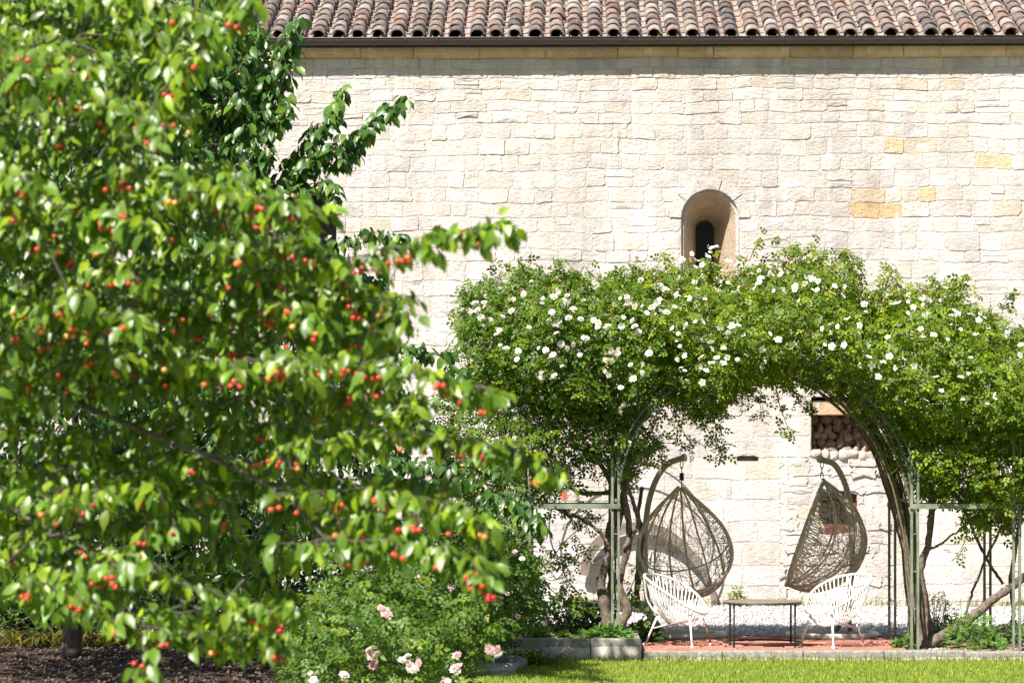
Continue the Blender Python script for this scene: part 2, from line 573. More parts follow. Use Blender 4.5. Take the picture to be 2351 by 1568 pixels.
def stone_geo(out, p, r):
    """out: outline (n,2) anticlockwise in (x,z); p: how far it stands proud of the mortar"""
    out = np.asarray(out, float)
    c = out.mean(0)
    d = c - out
    ln = np.linalg.norm(d, axis=1)[:, None] + 1e-9
    e = min(0.006, 0.2 * ln.min())
    n = len(out)
    back = np.column_stack([out[:, 0], np.full(n, YW + 0.03), out[:, 1]])
    ed = out + d / ln * 0.001
    front = np.column_stack([ed[:, 0], YW - p + 0.003 + r.random(n) * 0.002, ed[:, 1]])
    inn = out + d / ln * np.minimum(ln * 0.4, e * (1 + r.random((n, 1))))
    inner = np.column_stack([inn[:, 0], YW - p - r.random(n) * 0.003, inn[:, 1]])
    cen = np.array([[c[0] + r.normal(0, 0.02), YW - p - r.normal(0.003, 0.005), c[1] + r.normal(0, 0.01)]])
    V = np.vstack([back, front, inner, cen])
    F = []
    for i in range(n):
        j = (i + 1) % n
        F += [(i, j, n + j, n + i), (n + i, n + j, 2*n + j, 2*n + i), (2*n + i, 2*n + j, 3*n)]
    return V, F

def add_stone(left, right, z0, z1, r, jit=0.0085, big=False, pm=0.012):
    """left, right: functions of z"""
    g = 0.0032
    zs = list(np.linspace(z0 + g, z1 - g, 5))
    L = [left(z) + g for z in zs]; Rr = [right(z) - g for z in zs]
    w = min(b - a for a, b in zip(L, Rr))
    if max(b - a for a, b in zip(L, Rr)) < 0.05: return
    h = z1 - z0
    cl = lambda: min(h * 0.22, max(0.01, 0.05)) * (0.15 + r.random() ** 2)
    def c(): return min(cl(), abs(w) * 0.2 + 0.004)
    o = []
    a, b = c(), c()
    o += [(L[0], zs[0] + a), (L[0] + b, zs[0])]
    o += [((L[0] + Rr[0]) / 2 + r.normal(0, 0.03 * abs(w)), zs[0])]
    a, b = c(), c()
    o += [(Rr[0] - a, zs[0]), (Rr[0], zs[0] + b), (Rr[1], zs[1]), (Rr[2], zs[2]), (Rr[3], zs[3])]
    a, b = c(), c()
    o += [(Rr[4], zs[4] - a), (Rr[4] - b, zs[4])]
    o += [((L[4] + Rr[4]) / 2 + r.normal(0, 0.03 * abs(w)), zs[4])]
    a, b = c(), c()
    o += [(L[4] + a, zs[4]), (L[4], zs[4] - b), (L[3], zs[3]), (L[2], zs[2]), (L[1], zs[1])]
    o = np.array(o)
    o += r.normal(0, jit, o.shape) * (0.6 if not big else 1)
    near = min(max(abs(o[:, 0].mean() - q.cx) / (q.hw + .3), abs(o[:, 1].mean() - (q.z0 + q.top()) / 2) / ((q.top() - q.z0) / 2 + .25)) for q in (win, lwin, hole, swin))
    fd = min(1.0, max(0.0, (near - 1.0) / 0.6))
    o[:, 1] += fd * (0.016 * np.sin(1.35 * o[:, 0] + 3.1 * o[:, 1] + 0.7) + 0.009 * np.sin(3.7 * o[:, 0] - 2.0 * o[:, 1]) + 0.006 * np.sin(9.1 * o[:, 0] + 4.0 * o[:, 1]))
    p = 0.0045 + (pm * 2.0 * r.random() if r.random() < 0.3 else pm * 0.6 * r.random())
    V, F = stone_geo(o, p, r)
    k = r.random()
    lowc = 1.07 if z1 < wz(1000) else 1.0
    t = lowc * np.array((0.478, 0.435, 0.402)) * (0.88 + 0.20 * r.random())
    if k < 0.22: t = t * np.array((0.98, 0.975, 1.015))
    elif k < 0.42: t = t * np.array((1.02, 1.0, 0.955))
    elif k < 0.45: t = t * np.array((1.01, 0.95, 0.85))
    cx, cz = o.mean(0)
    for ox, oz, wt in OCHRE:
        if o[:, 0].min() < ox < o[:, 0].max() and o[:, 1].min() < oz < o[:, 1].max():
            t = t * (1 - wt) + np.array((0.45, 0.33, 0.19)) * wt
    stones.append([(o[:,0].max()-o[:,0].min()) * (o[:,1].max()-o[:,1].min()), cx, cz, V, F, np.tile(t, (len(V), 1))])

def fill_course(z0, z1, x0, x1, wlo, whi, blockers, r, **kw):
    segs = []
    act = [b for b in blockers if max(b.half(z) for z in np.linspace(z0 + 0.002, z1 - 0.002, 5)) > 0]
    act.sort(key=lambda b: b.cx)
    lf = lambda z, v=x0: v
    for b in act:
        segs.append((lf, (lambda z, b=b: b.cx - b.half(z))))
        lf = (lambda z, b=b: b.cx + b.half(z))
    segs.append((lf, lambda z: x1))
    for a, c in segs:
        zs = (z0, (z0 + z1) / 2, z1)
        amax, cmin = max(a(z) for z in zs), min(c(z) for z in zs)
        cuts = []
        x = amax + (0.4 + 0.6 * r.random()) * wlo if amax < cmin else amax
        while x < cmin - wlo * 0.5:
            cuts.append(x)
            x += wlo + (whi - wlo) * r.random() ** 1.3
        left = a
        for q in cuts:
            sl = r.normal(0, 0.05)
            f = (lambda z, q=q, sl=sl, zm=(z0 + z1) / 2: q + sl * (z - zm))
            if r.random() < 0.07 and z1 - z0 > 0.15:
                zm = z0 + (z1 - z0) * (0.35 + .3 * r.random())
                add_stone(left, f, z0, zm, r, **kw); add_stone(left, f, zm, z1, r, **kw)
            else:
                add_stone(left, f, z0, z1, r, **kw)
            left = f
        add_stone(left, c, z0, z1, r, **kw)

lines = [134,157.4,181,207,233.4,260,286,320,356,392,431,464,499,533,573.6,601,643.8,677,724,760,792,832,870,912,955,1001,1050,1101,1148.5,1199.5,1247,1298,1342,1384,1420]
blk = [win, lwin, hole, swin, slot, rub]
for i in range(len(lines) - 1):
    zb, zt = wz(lines[i + 1]), wz(lines[i])
    h = zt - zb
    wlo, whi = (0.17, 0.42) if i < 3 else ((0.19, 0.50) if i < 19 else (0.32, 0.80))
    # a course is laid in runs that differ a little in height
    x = bx0
    fill_course(zb, zt, bx0, bx1, wlo, whi, blk, rs, pm=(0.0065 if i < 19 else 0.004))
# rubble patch
z = -0.25
while z < rub.z1 - 0.03:
    h = min(0.11 + 0.13 * rs.random(), rub.z1 - z)
    if rub.z1 - z - h < 0.07: h = rub.z1 - z
    fill_course(z, z + h, rub.cx - rub.hw + rs.normal(0, 0.01), rub.cx + rub.hw + rs.normal(0, 0.01), 0.13, 0.42, [swin], rs, jit=0.016, big=True, pm=0.022)
    z += h

# voussoirs round the two arched openings
def ring_stones(op, r0, r1, n, r, tintf, name, mat, p=0.026):
    for k in range(n):
        a0 = math.pi * (k + 0.03 * r.random()) / n + 0.003
        a1 = math.pi * (k + 1 - 0.03 * r.random()) / n - 0.003
        o = []
        m = 4
        for q in np.linspace(a0, a1, m): o.append((op.cx + r1 * math.cos(q), op.z1 + r1 * math.sin(q)))
        for q in np.linspace(a1, a0, m): o.append((op.cx + r0 * math.cos(q), op.z1 + r0 * math.sin(q)))
        V, F = stone_geo(np.array(o), p, r)
        mk(name, V, F, mat, wall, np.tile(tintf(r), (len(V), 1)))
ring_stones(win, win.hw, win.hw + 0.16, 5, rs, lambda r: np.array((0.475, 0.43, 0.40)) * (0.97 + 0.1 * r.random()), 'voussoir', MAT['stone'])
ring_stones(lwin, lwin.hw, lwin.hw + 0.08, 15, rs, lambda r: np.array((0.44, 0.25, 0.17)) * (0.8 + 0.4 * r.random()), 'arch_brick', MAT['brick'])

def vis_px(x, z):
    # back to the measuring frame
    dx, dy = x, YW
    f = -SY * dx + CY * dy
    u = (CY * dx + SY * dy) / f
    return 1175.5 + u * FPX, HOR - (z - CAM_Z) / f * FPX
def seen(x, z):
    px, py = vis_px(x, z)
    if px < 600 or px > 2360 or py > 1400: return 0.02
    if py > 650 and px < 950: return 0.02
    if 690 < py < 960 and px > 1060: return 0.02
    if py > 800 and px < 1200: return 0.05
    return 1.0
stones.sort(key=lambda s: -s[0] * seen(s[1], s[2]))
for s in stones[:300]:
    mk('stone', s[3], s[4], MAT['stone'], wall, s[5])
rest = MB()
for s in stones[300:]:
    rest.V.append(s[3]); rest.T.append(s[5])
    rest.F.extend([tuple(i + rest.n for i in f) for f in s[4]]); rest.n += len(s[3])
o = rest.build('stonework', MAT['stone'], wall); o['kind'] = 'stuff'

# splayed window
def loft(rings, mat, name, parent, tint=(0.45, 0.38, 0.31), cap=False):
    b = MB()
    n = len(rings[0][0])
    V, F = [], []
    for out, y in rings: V += [(x, y, z) for x, z in out]
    for q in range(len(rings) - 1):
        for i in range(n):
            j = (i + 1) % n
            F.append((q*n + i, (q+1)*n + i, (q+1)*n + j, q*n + j))
    if cap: F.append(tuple((len(rings)-1)*n + i for i in range(n)))
    b.add(V, F, tint)
    return b.build(name, mat, parent)

def arch_out(cx, hw, z0, zs, n=18):
    return Opening(cx, hw, z0, zs, True).outline(n=n)
wnd = empty('arched_window', (win.cx, YW, win.z0), parent=building)
slit_cx, slit_z1, slit_z0 = wx(1625), wz(514), wz(632)
D = 0.95
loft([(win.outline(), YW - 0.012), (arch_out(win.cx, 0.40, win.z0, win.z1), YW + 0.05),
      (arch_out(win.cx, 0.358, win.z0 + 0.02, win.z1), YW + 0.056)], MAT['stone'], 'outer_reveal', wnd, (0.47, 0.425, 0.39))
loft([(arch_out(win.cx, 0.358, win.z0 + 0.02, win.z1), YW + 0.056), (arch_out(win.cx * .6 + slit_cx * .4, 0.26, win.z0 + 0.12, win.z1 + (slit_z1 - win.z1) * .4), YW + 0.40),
      (arch_out(slit_cx, 0.125, slit_z0, slit_z1), YW + D)], MAT['stone'], 'splayed_reveal', wnd, (0.47, 0.37, 0.27))  # warm brown tint carries the niche's shade and bounce light
b = MB(); ln = np.array([(x, YW + D - 0.01, z) for x, z in arch_out(slit_cx, 0.112, slit_z0 + 0.012, slit_z1)])
b.tube(ln, 0.018, 6, True); b.build('frame', MAT['iron'], wnd)
b = MB(); ol = arch_out(slit_cx, 0.13, slit_z0 - 0.01, slit_z1)
b.add([(x, YW + D + 0.02, z) for x, z in ol], [tuple(range(len(ol)))]); b.build('pane', MAT['glass'], wnd)

lw = empty('arched_window', (lwin.cx, YW, lwin.z0), parent=building)
lw['label'] = 'wider arched window with brick arch'
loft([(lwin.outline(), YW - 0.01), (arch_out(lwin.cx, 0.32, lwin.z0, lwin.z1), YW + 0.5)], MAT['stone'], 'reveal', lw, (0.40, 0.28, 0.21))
b = MB(); ol = arch_out(lwin.cx, 0.34, lwin.z0 - 0.02, lwin.z1)
b.add([(x, YW + 0.5, z) for x, z in ol], [tuple(range(len(ol)))]); b.build('pane', MAT['dark'], lw)
b = MB()
zz = lwin.z0
b.add([(lwin.cx-.5, YW-.16, zz-.17), (lwin.cx+.5, YW-.16, zz-.17), (lwin.cx+.5, YW-.16, zz-.11), (lwin.cx-.5, YW-.16, zz-.11),
       (lwin.cx-.5, YW-.005, zz-.17), (lwin.cx+.5, YW-.005, zz-.17), (lwin.cx+.5, YW-.005, zz-.015), (lwin.cx-.5, YW-.005, zz-.015)],
      [(0,1,2,3),(3,2,6,7),(1,5,6,2),(0,3,7,4),(0,4,5,1)], (0.45, 0.44, 0.43))
b.build('sill', MAT['stone'], lw)

def recess(op, depth, mat, name, parent, tint, y0=YW - 0.008):
    a, c = op.cx - op.hw, op.cx + op.hw
    V = [(a,y0,op.z0),(c,y0,op.z0),(c,y0,op.z1),(a,y0,op.z1),(a,YW+depth,op.z0),(c,YW+depth,op.z0),(c,YW+depth,op.z1),(a,YW+depth,op.z1)]
    b = MB(); b.add(V, [(0,4,5,1),(1,5,6,2),(2,6,7,3),(3,7,4,0),(4,7,6,5)], tint)
    return b.build(name, mat, parent)
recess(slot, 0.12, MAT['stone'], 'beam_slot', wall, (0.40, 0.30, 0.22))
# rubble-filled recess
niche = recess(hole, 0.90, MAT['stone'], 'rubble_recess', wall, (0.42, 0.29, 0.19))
b = MB(); b.box((hole.cx - hole.hw + .01, YW + 0.05, hole.z1 - 0.24), (hole.cx + hole.hw - .01, YW + 0.88, hole.z1 - 0.05), (0.44, 0.30, 0.19))
b.build('lintel', MAT['stone'], niche)

def rock_mesh(name, r, mat, tint, sub=2, rough=0.16):
    bm = bmesh.new()
    bmesh.ops.create_icosphere(bm, subdivisions=sub, radius=1)
    ph = r.random((4, 3)) * 6.28
    fr = r.normal(0, 1.6, (4, 3))
    for v in bm.verts:
        c = np.array(v.co)
        s = 1 + rough * sum(math.sin(fr[i] @ c * 1.4 + ph[i, 0]) for i in range(4)) * 0.6
        c = np.sign(c) * np.abs(c) ** 0.8
        v.co = c * s
    V = np.array([v.co[:] for v in bm.verts]); F = [tuple(v.index for v in f.verts) for f in bm.faces]
    bm.free()
    return raw_mesh(name, V, F, mat, np.tile(tint, (len(V), 1)), True)
rr = np.random.default_rng(21)
rocks = [rock_mesh('rubble_stone', rr, MAT['rock'], np.array((0.36, 0.27, 0.195)) * (0.65 + 0.5 * rr.random()), 2, .3) for _ in range(6)]
zr = hole.z0 + 0.02
while zr < hole.z1 - 0.26:
    xr = hole.cx - hole.hw + 0.02
    hh = 0.05 + 0.03 * rr.random()
    while xr < hole.cx + hole.hw - 0.02:
        w = 0.035 + 0.075 * rr.random()
        back = (zr - hole.z0) / (hole.z1 - hole.z0)
        M = Matrix.Translation((xr + w * .8, YW + 0.50 + 0.28 * back + rr.normal(0, .03), zr + rr.normal(0, 0.012))) @ Matrix.Rotation(rr.normal(0, .35), 4, 'Y') @ Matrix.Diagonal((w, 0.11, hh, 1))
        inst('rubble_stone', rocks[rr.integers(6)], M, niche)
        xr += w * 1.75
    zr += hh * 1.6
# broken sill stones in front of the recess
for k in range(7):
    x = hole.cx - hole.hw + (k + .5) * 2 * hole.hw / 7
    w = hole.hw / 7 * (0.9 + .3 * rr.random())
    M = Matrix.Translation((x, YW + 0.05, hole.z0 + 0.03 + rr.normal(0, .012))) @ Matrix.Diagonal((w * 1.1, 0.10, 0.06 + .02 * rr.random(), 1))
    m = rock_mesh('sill_stone', rr, MAT['rock'], np.array((0.47, 0.42, 0.37)), 2)
    inst('sill_stone', m, M, niche)

# small window with red-brown frame
sw = empty('small_window', (swin.cx, YW, swin.z0), parent=building)
b = MB(); a, c = swin.cx - swin.hw, swin.cx + swin.hw
recess(swin, 0.25, MAT['redpaint'], 'reveal', sw, (1, 1, 1))
b.box((a - .005, YW + 0.10, swin.z0 + .001), (a + 0.05, YW + 0.15, swin.z1 - .001)); b.box((c - 0.12, YW + 0.10, swin.z0 + .001), (c - .001, YW + 0.15, swin.z1 - .001))
b.box((a + 0.05, YW + 0.102, swin.z1 - 0.06), (c - 0.12, YW + 0.148, swin.z1 - .001)); b.box((a + 0.05, YW + 0.102, swin.z0 + .001), (c - 0.12, YW + 0.148, swin.z0 + 0.14))
b.build('frame', MAT['redpaint'], sw)
b = MB(); b.box((a + .002, YW + 0.16, swin.z0 + .002), (c - .002, YW + 0.17, swin.z1 - .002)); b.build('pane', MAT['glass'], sw)
for k in range(2):
    b = MB(); x = a + 0.05 + (k + 1) * (2 * swin.hw - 0.17) / 3
    b.tube([(x, YW + 0.12, swin.z0 + .1), (x, YW + .12, swin.z1 - .03)], 0.009, 6); b.build('bar', MAT['iron'], sw)

# cornice
cor = empty('cornice', (0, YW, ztop), parent=building)
zc0, zc1 = wz(134), wz(134) + 0.19
x = bx0
k = 0
prof = [(0.0, 0.0), (0.05, 0.005), (0.10, 0.03), (0.135, 0.07), (0.15, 0.115), (0.155, 0.19), (0.0, 0.19)]
while x < bx1:
    w = 0.45 + 0.65 * rs.random()
    x2 = min(x + w, bx1)
    dz, dy = rs.normal(0, 0.004), rs.normal(0, 0.006)
    V, F = [], []
    n = len(prof)
    for xx in (x + 0.004, x2 - 0.004):
        V += [(xx + rs.normal(0, .002), YW - d - (dy if d > 0 else -.02), zc0 + z + dz) for d, z in prof]
    for i in range(n):
        j = (i + 1) % n
        F.append((i, j, n + j, n + i))
    F += [tuple(range(n - 1, -1, -1)), tuple(range(n, 2 * n))]
    b = MB(); b.add(V, F, np.array((0.45, 0.335, 0.20)) * (0.85 + 0.3 * rs.random()))
    b.build('cornice_stone', MAT['stone'], cor)
    x = x2

# gutter
b = MB(); b.box((bx0, YW - 0.19, zc1 - .06), (bx1, YW - 0.16, zc1 + .03)); b.build('sun_stop_board', MAT['gutter'], building)  # board added behind the gutter to stop sun reaching the cornice
gy, gz, gr = YW - 0.285, wz(97) + 0.0, 0.080
gut = MB()
angs = np.linspace(math.pi, 2 * math.pi, 11)
prof = [(gr * math.cos(a), gr * math.sin(a)) for a in angs]
prof = [(-gr - 0.004, 0.012)] + prof + [(gr, 0.01)] + [((gr - .006) * math.cos(a), (gr - .006) * math.sin(a)) for a in angs[::-1]] + [(-gr + 0.008, 0.012)]
n = len(prof)
V = [(xx, gy + p, gz + q) for xx in (bx0, bx1) for p, q in prof]
F = [(i, n + i, n + (i + 1) % n, (i + 1) % n) for i in range(n)] + [tuple(range(n)), tuple(range(2*n - 1, n - 1, -1))]
gut.add(V, F)
gutter = gut.build('gutter', MAT['gutter'], building, smooth=False)
b = MB(); b.tube([(bx0, gy - gr - 0.003, gz + 0.012), (bx1, gy - gr - 0.003, gz + 0.012)], 0.0095, 8); b.build('gutter_bead', MAT['gutter'], gutter, smooth=True)
x = wx(577) - 0.433 * 12
k = 0
bme = None
while x < 9.5:
    if bme is None:
        b = MB()
        pts = [(0, (gr + .005) * math.cos(a), (gr + .005) * math.sin(a)) for a in np.linspace(math.pi * .98, 2.02 * math.pi, 12)]
        VV, FF = [], []
        for q in pts:
            nrm = np.array((0, q[1], q[2])) / np.linalg.norm(q)
            for sx in (-.011, .011):
                for e in (0, .005):
                    VV.append((sx, q[1] + nrm[1] * e, q[2] + nrm[2] * e))
        for i in range(len(pts) - 1):
            a = i * 4
            FF += [(a, a+4, a+6, a+2), (a+1, a+3, a+7, a+5), (a, a+1, a+5, a+4), (a+2, a+6, a+7, a+3)]
        bme = raw_mesh('bracket', VV, FF, MAT['gutter'])
    inst('bracket', bme, Matrix.Translation((x, gy, gz)), gutter)
    x += 0.433

# roof
SL = R(22.5)
e_y, e_z = YW - 0.265, gz - 0.012      # eave line of the pan bottoms
PITCH, EXPO, TL = 0.272, 0.333, 0.45
roof = MB()
up = np.array((0, math.cos(SL), math.sin(SL)))
nr = np.array((0, -math.sin(SL), math.cos(SL)))
a0 = np.array((0, e_y + .10, e_z)) - nr * 0.02
V = [(bx0, *a0[1:]), (bx1, *a0[1:]), (bx1, *(a0 + up * 6)[1:]), (bx0, *(a0 + up * 6)[1:])]
V += [(p[0], p[1] - nr[1] * 0.04, p[2] - nr[2] * 0.04) for p in V]
roof.add(V, [(0,1,2,3),(7,6,5,4),(0,4,5,1),(1,5,6,2),(2,6,7,3),(3,7,4,0)], (0.2, 0.14, 0.1))
roof_o = roof.build('roof', MAT['timber_and_shadow'], building)

def tile_mesh(r, tint, cover=True):
    """barrel tile along +Y (up slope), eave end at y=0; z is the roof normal"""
    seg = 8
    t = 0.018
    R0, R1 = (0.110, 0.084) if cover else (0.078, 0.094)
    spread = math.pi * 0.46
    V = []
    for (yy, rad, lift) in ((0, R0, 0.0), (TL, R1, 0.0)):
        for rr_ in (rad, rad - t):
            for i in range(seg + 1):
                a = -spread + 2 * spread * i / seg
                w = r.normal(0, 0.0012)
                x_, z_ = (rr_ + w) * math.sin(a), (rr_ + w) * math.cos(a)
                if cover: V.append((x_, yy, z_ * 0.86))
                else: V.append((x_, yy, -z_ * 0.62 + 0.05))
    m = seg + 1
    F = []
    for i in range(seg):
        F += [(i, i + 1, 2*m + i + 1, 2*m + i), (m + i + 1, m + i, 3*m + i, 3*m + i + 1), (m + i, m + i + 1, i + 1, i)]
    F += [(0, 2*m, 3*m, m), (m - 1, 2*m - 1, 4*m - 1, 3*m - 1)]
    if not cover: F = [f[::-1] for f in F]
    return np.array(V), F, tint
TT = [(0.165,0.135,0.125),(0.20,0.142,0.122),(0.235,0.158,0.13),(0.31,0.28,0.255),(0.105,0.09,0.086),(0.20,0.168,0.152),(0.27,0.228,0.20),(0.16,0.115,0.105),(0.235,0.20,0.18),(0.13,0.11,0.105)]
rt = np.random.default_rng(33)
cov = []
for t in TT:
    for q in range(2):
        V, F, tt = tile_mesh(rt, t)
        cov.append((V, F, tt, raw_mesh('cover_tile', V, F, MAT['tile'], np.tile(tt, (len(V), 1)))))
PT = [(0.28,0.235,0.21),(0.31,0.27,0.245),(0.25,0.205,0.185),(0.30,0.225,0.19)]
pan = []
for t in PT:
    V, F, tt = tile_mesh(rt, t, False)
    pan.append((V, F, tt, raw_mesh('pan_tile', V, F, MAT['tile'], np.tile(tt, (len(V), 1)))))
RX = np.array(((1, 0, 0), (0, math.cos(SL), -math.sin(SL)), (0, math.sin(SL), math.cos(SL))))
restc, restp = MB(), MB()
nc = npn = 0
ncol = int((9.3 + 10.0) / PITCH)
todo = []
for c in range(ncol):
    for rw in range(15):
        todo.append((c, rw))
def tile_rank(cr):
    x = -10.0 + cr[0] * PITCH
    px = 1175 + (x + 0.8) / YW * FPX
    return (cr[1] > 8) * 10 + cr[1] + (0 if 540 < px < 2420 else 100)
todo.sort(key=tile_rank)
colshift = rt.normal(0, 0.012, ncol)
for c, rw in todo:
    x = -10.0 + c * PITCH + colshift[c]
    for cover in (True, False):
        src = cov if cover else pan
        V, F, tt, me = src[rt.integers(len(src))]
        s = rw * EXPO + rt.normal(0, 0.012) - (0.02 if cover else 0.05)
        lift = (0.055 if cover else 0.0)
        tilt = R(-2.2)
        pos = np.array((x + (0 if cover else PITCH / 2) + rt.normal(0, 0.005), e_y, e_z)) + up * s + nr * (lift + 0.02)
        a = SL + tilt
        M = Matrix.Translation(Vector(pos)) @ Matrix.Rotation(rt.normal(0, 0.02), 4, 'Z') @ Matrix.Rotation(a, 4, 'X') @ Matrix.Rotation(rt.normal(0, 0.03), 4, 'Y')
        if (nc if cover else npn) < 300:
            inst('cover_tile' if cover else 'pan_tile', me, M, roof_o)
        else:
            MV = np.array(M)
            (restc if cover else restp).add(V @ MV[:3, :3].T + MV[:3, 3], F, tt)
        if cover: nc += 1
        else: npn += 1
restc.build('cover_tiling', MAT['tile'], roof_o)['kind'] = 'stuff'
restp.build('pan_tiling', MAT['tile'], roof_o)['kind'] = 'stuff'

# ------------------------------------------------------------------ kerb, planter
def block(x0, x1, y0, y1, z0, z1, r, ch=0.012):
    """chamfered block with slightly worn edges"""
    bm = bmesh.new()
    bmesh.ops.create_cube(bm, size=1)
    for v in bm.verts:
        v.co = Vector(((x0 + x1) / 2 + v.co.x * (x1 - x0), (y0 + y1) / 2 + v.co.y * (y1 - y0), (z0 + z1) / 2 + v.co.z * (z1 - z0)))
    bmesh.ops.bevel(bm, geom=list(bm.edges), offset=ch, segments=1, affect='EDGES')
    bm.verts.index_update()
    V = np.array([v.co[:] for v in bm.verts]) + r.normal(0, 0.0025, (len(bm.verts), 3))
    F = [tuple(v.index for v in f.verts) for f in bm.faces]
    bm.free()
    return V, F
rk = np.random.default_rng(8)
kerb = empty('kerb', (xT0, YK, ZL)); kerb['kind'] = 'structure'
ends = [xT0 + 0.004, wx(0)] 
xs = [P(1475, 0, YK)[0] + .004] + [P(q, 0, YK)[0] for q in (1660, 1845, 2030, 2215, 2400, 2585)]
for a, c in zip(xs[:-1], xs[1:]):
    V, F = block(a + .003, c - .003, YK + rk.normal(0, .004), YK + 0.155, ZL - 0.1, 0.012 + rk.normal(0, .003), rk)
    mk('kerb_block', V, F, MAT['kerb'], kerb)
planter = empty('planter', (P(1300, 0, YK)[0], YK, ZL), 'low raised bed with cracked concrete edging under the rose arch', 'planter')
xp1 = P(1472, 0, YK)[0]
xp0 = P(1010, 0, YK)[0]
PZ = 0.135
xm = P(1355, 0, YK)[0]
for a, c in ((xp0, xm - .8), (xm - .8, xm), (xm, xp1)):
    V, F = block(a + .003, c - .003, YK - 0.03 + rk.normal(0, .004), YK + 0.12, ZL - 0.1, PZ + rk.normal(0, .003), rk)
    mk('edging_block', V, F, MAT['planter'], planter)
for y0, y1 in ((YK + 0.125, YK + 1.3), (YK + 1.305, YK + 2.5)):
    V, F = block(xp1 - 0.15, xp1, y0, y1, ZL - 0.1, PZ + rk.normal(0, .003), rk)
    mk('edging_block', V, F, MAT['planter'], planter)
V, F = block(xp0, xp1 - 0.155, YK + 2.36, YK + 2.5, ZL - 0.1, PZ, rk); mk('edging_block', V, F, MAT['planter'], planter)
nx, ny = 40, 40
xs, ys = np.linspace(xp0, xp1 - 0.15, nx + 1), np.linspace(YK + 0.12, YK + 2.36, ny + 1)
V = np.array([(x, y, PZ - 0.035 + rk.normal(0, .01)) for y in ys for x in xs])
F = np.array([(j*(nx+1)+i, j*(nx+1)+i+1, (j+1)*(nx+1)+i+1, (j+1)*(nx+1)+i) for j in range(ny) for i in range(nx)])
mk('soil', V, F, MAT['rsoil'], planter, smooth=True)

# ------------------------------------------------------------------ pergola frame of the roses
YF, YR = 28.98, 31.0
perg = empty('rose_pergola', (P(1756, 0, YF)[0], YF, 0), 'green slatted rose pergola with two square piers and an arch between', 'pergola')
post_x = [P(1209, 0, YF)[0], P(1413, 0, YF)[0], P(2100, 0, YF)[0], P(2334, 0, YF)[0]]
post_x.append(post_x[3] + 0.0)
Z_SPR = 1.50
def bar(a, c, w, d, name, parent=perg, mat=MAT['green']):
    """square bar between two points, w across X, d across Y"""
    a, c = np.array(a, float), np.array(c, float)
    t = c - a; t /= np.linalg.norm(t)
    ref = np.array((1.0, 0, 0)) if abs(t[2]) > 0.7 else np.array((0, 0, 1.0))
    s = np.cross(t, ref); s /= np.linalg.norm(s)
    q = np.cross(s, t)
    V = []
    for p in (a, c):
        for i, j in ((-1,-1),(1,-1),(1,1),(-1,1)): V.append(p + q * w / 2 * i + s * d / 2 * j)
    return mk(name, V, BOXF, mat, parent)
for i, x in enumerate(post_x[:4]):
    zb = PZ - 0.04 if i < 2 else -0.01
    for Yp in (YF, YR):
        for dx in (-0.032, 0.032):
            bar((x + dx, Yp, zb), (x + dx, Yp, 2.35 if i in (0, 3) else 1.95), 0.025, 0.040, 'upright')
        for zz in (0.42, 0.80, 1.18):
            bar((x - 0.016, Yp, zz), (x + 0.016, Yp, zz), 0.012, 0.012, 'rung')
for i0, i1 in ((0, 1), (2, 3)):
    for Yp in (YF - 0.03, YR + 0.03):
        bar((post_x[i0] - 0.05, Yp, Z_SPR - 0.04), (post_x[i1] + 0.05, Yp, Z_SPR - 0.04), 0.05, 0.028, 'crossbar')
    for x in (post_x[i0], post_x[i1]):
        bar((x, YF, Z_SPR + 0.02), (x, YR, Z_SPR + 0.02), 0.03, 0.03, 'side_rail')
acx = (post_x[1] + post_x[2]) / 2
arx = (post_x[2] - post_x[1]) / 2
for Yp in (YF, YR):
    for dr in (-0.032, 0.032):
        b = MB(); b.tube([(acx + (arx + dr) * math.cos(a), Yp, Z_SPR + 0.02 + (arx * 0.98 + dr) * math.sin(a)) for a in np.linspace(0, math.pi, 30)], 0.014, 5)
        b.build('arch_hoop', MAT['shaded_green'], perg, smooth=True)
for a in np.linspace(0.25, math.pi - 0.25, 9):
    bar((acx + arx * math.cos(a), YF, Z_SPR + arx * .98 * math.sin(a)), (acx + arx * math.cos(a), YR, Z_SPR + arx * .98 * math.sin(a)), 0.02, 0.02, 'arch_rung', mat=MAT['shaded_green'])

# ------------------------------------------------------------------ leaf and flower shapes
LEAF = np.array([(0,0,0),(-.22,.28,.05),(0,.28,-.01),(.22,.28,.05),(-.23,.62,.0),(0,.62,-.06),(.23,.62,.0),(0,1.0,-.22)])
LEAFF = np.array([(0,2,1),(0,3,2),(1,2,5),(1,5,4),(2,3,6),(2,6,5),(4,5,7),(5,6,7)])
def compound(n_pair=2, spread=0.55):
    V, F = [], []
    def lf(base, ang, s):
        c, q = math.cos(ang), math.sin(ang)
        loc = np.array([(0,0,0),(-.30,.5,.07),(.30,.5,.07),(0,1,-.08)]) * s
        k = len(V)
        for p in loc:
            V.append((base[0] + c*p[0] - q*p[1], base[1] + q*p[0] + c*p[1], base[2] + p[2]))
        F.extend([(k, k+2, k+3), (k, k+3, k+1)])
    for i in range(n_pair):
        y = 0.25 + i * 0.28
        lf((0, y, 0.0), 1.0, 0.42); lf((0, y, 0.0), -1.0, 0.42)
    lf((0, 0.72, -.02), 0, 0.46)
    V = np.array(V); V[:, 2] -= 0.18 * V[:, 1] ** 2
    return V, np.array(F)
CLEAF, CLEAFF = compound()
SLEAF = np.array([(0,0,0),(-.28,.45,.06),(.28,.45,.06),(0,1,-.1)]); SLEAFF = np.array([(0,2,3),(0,3,1)])

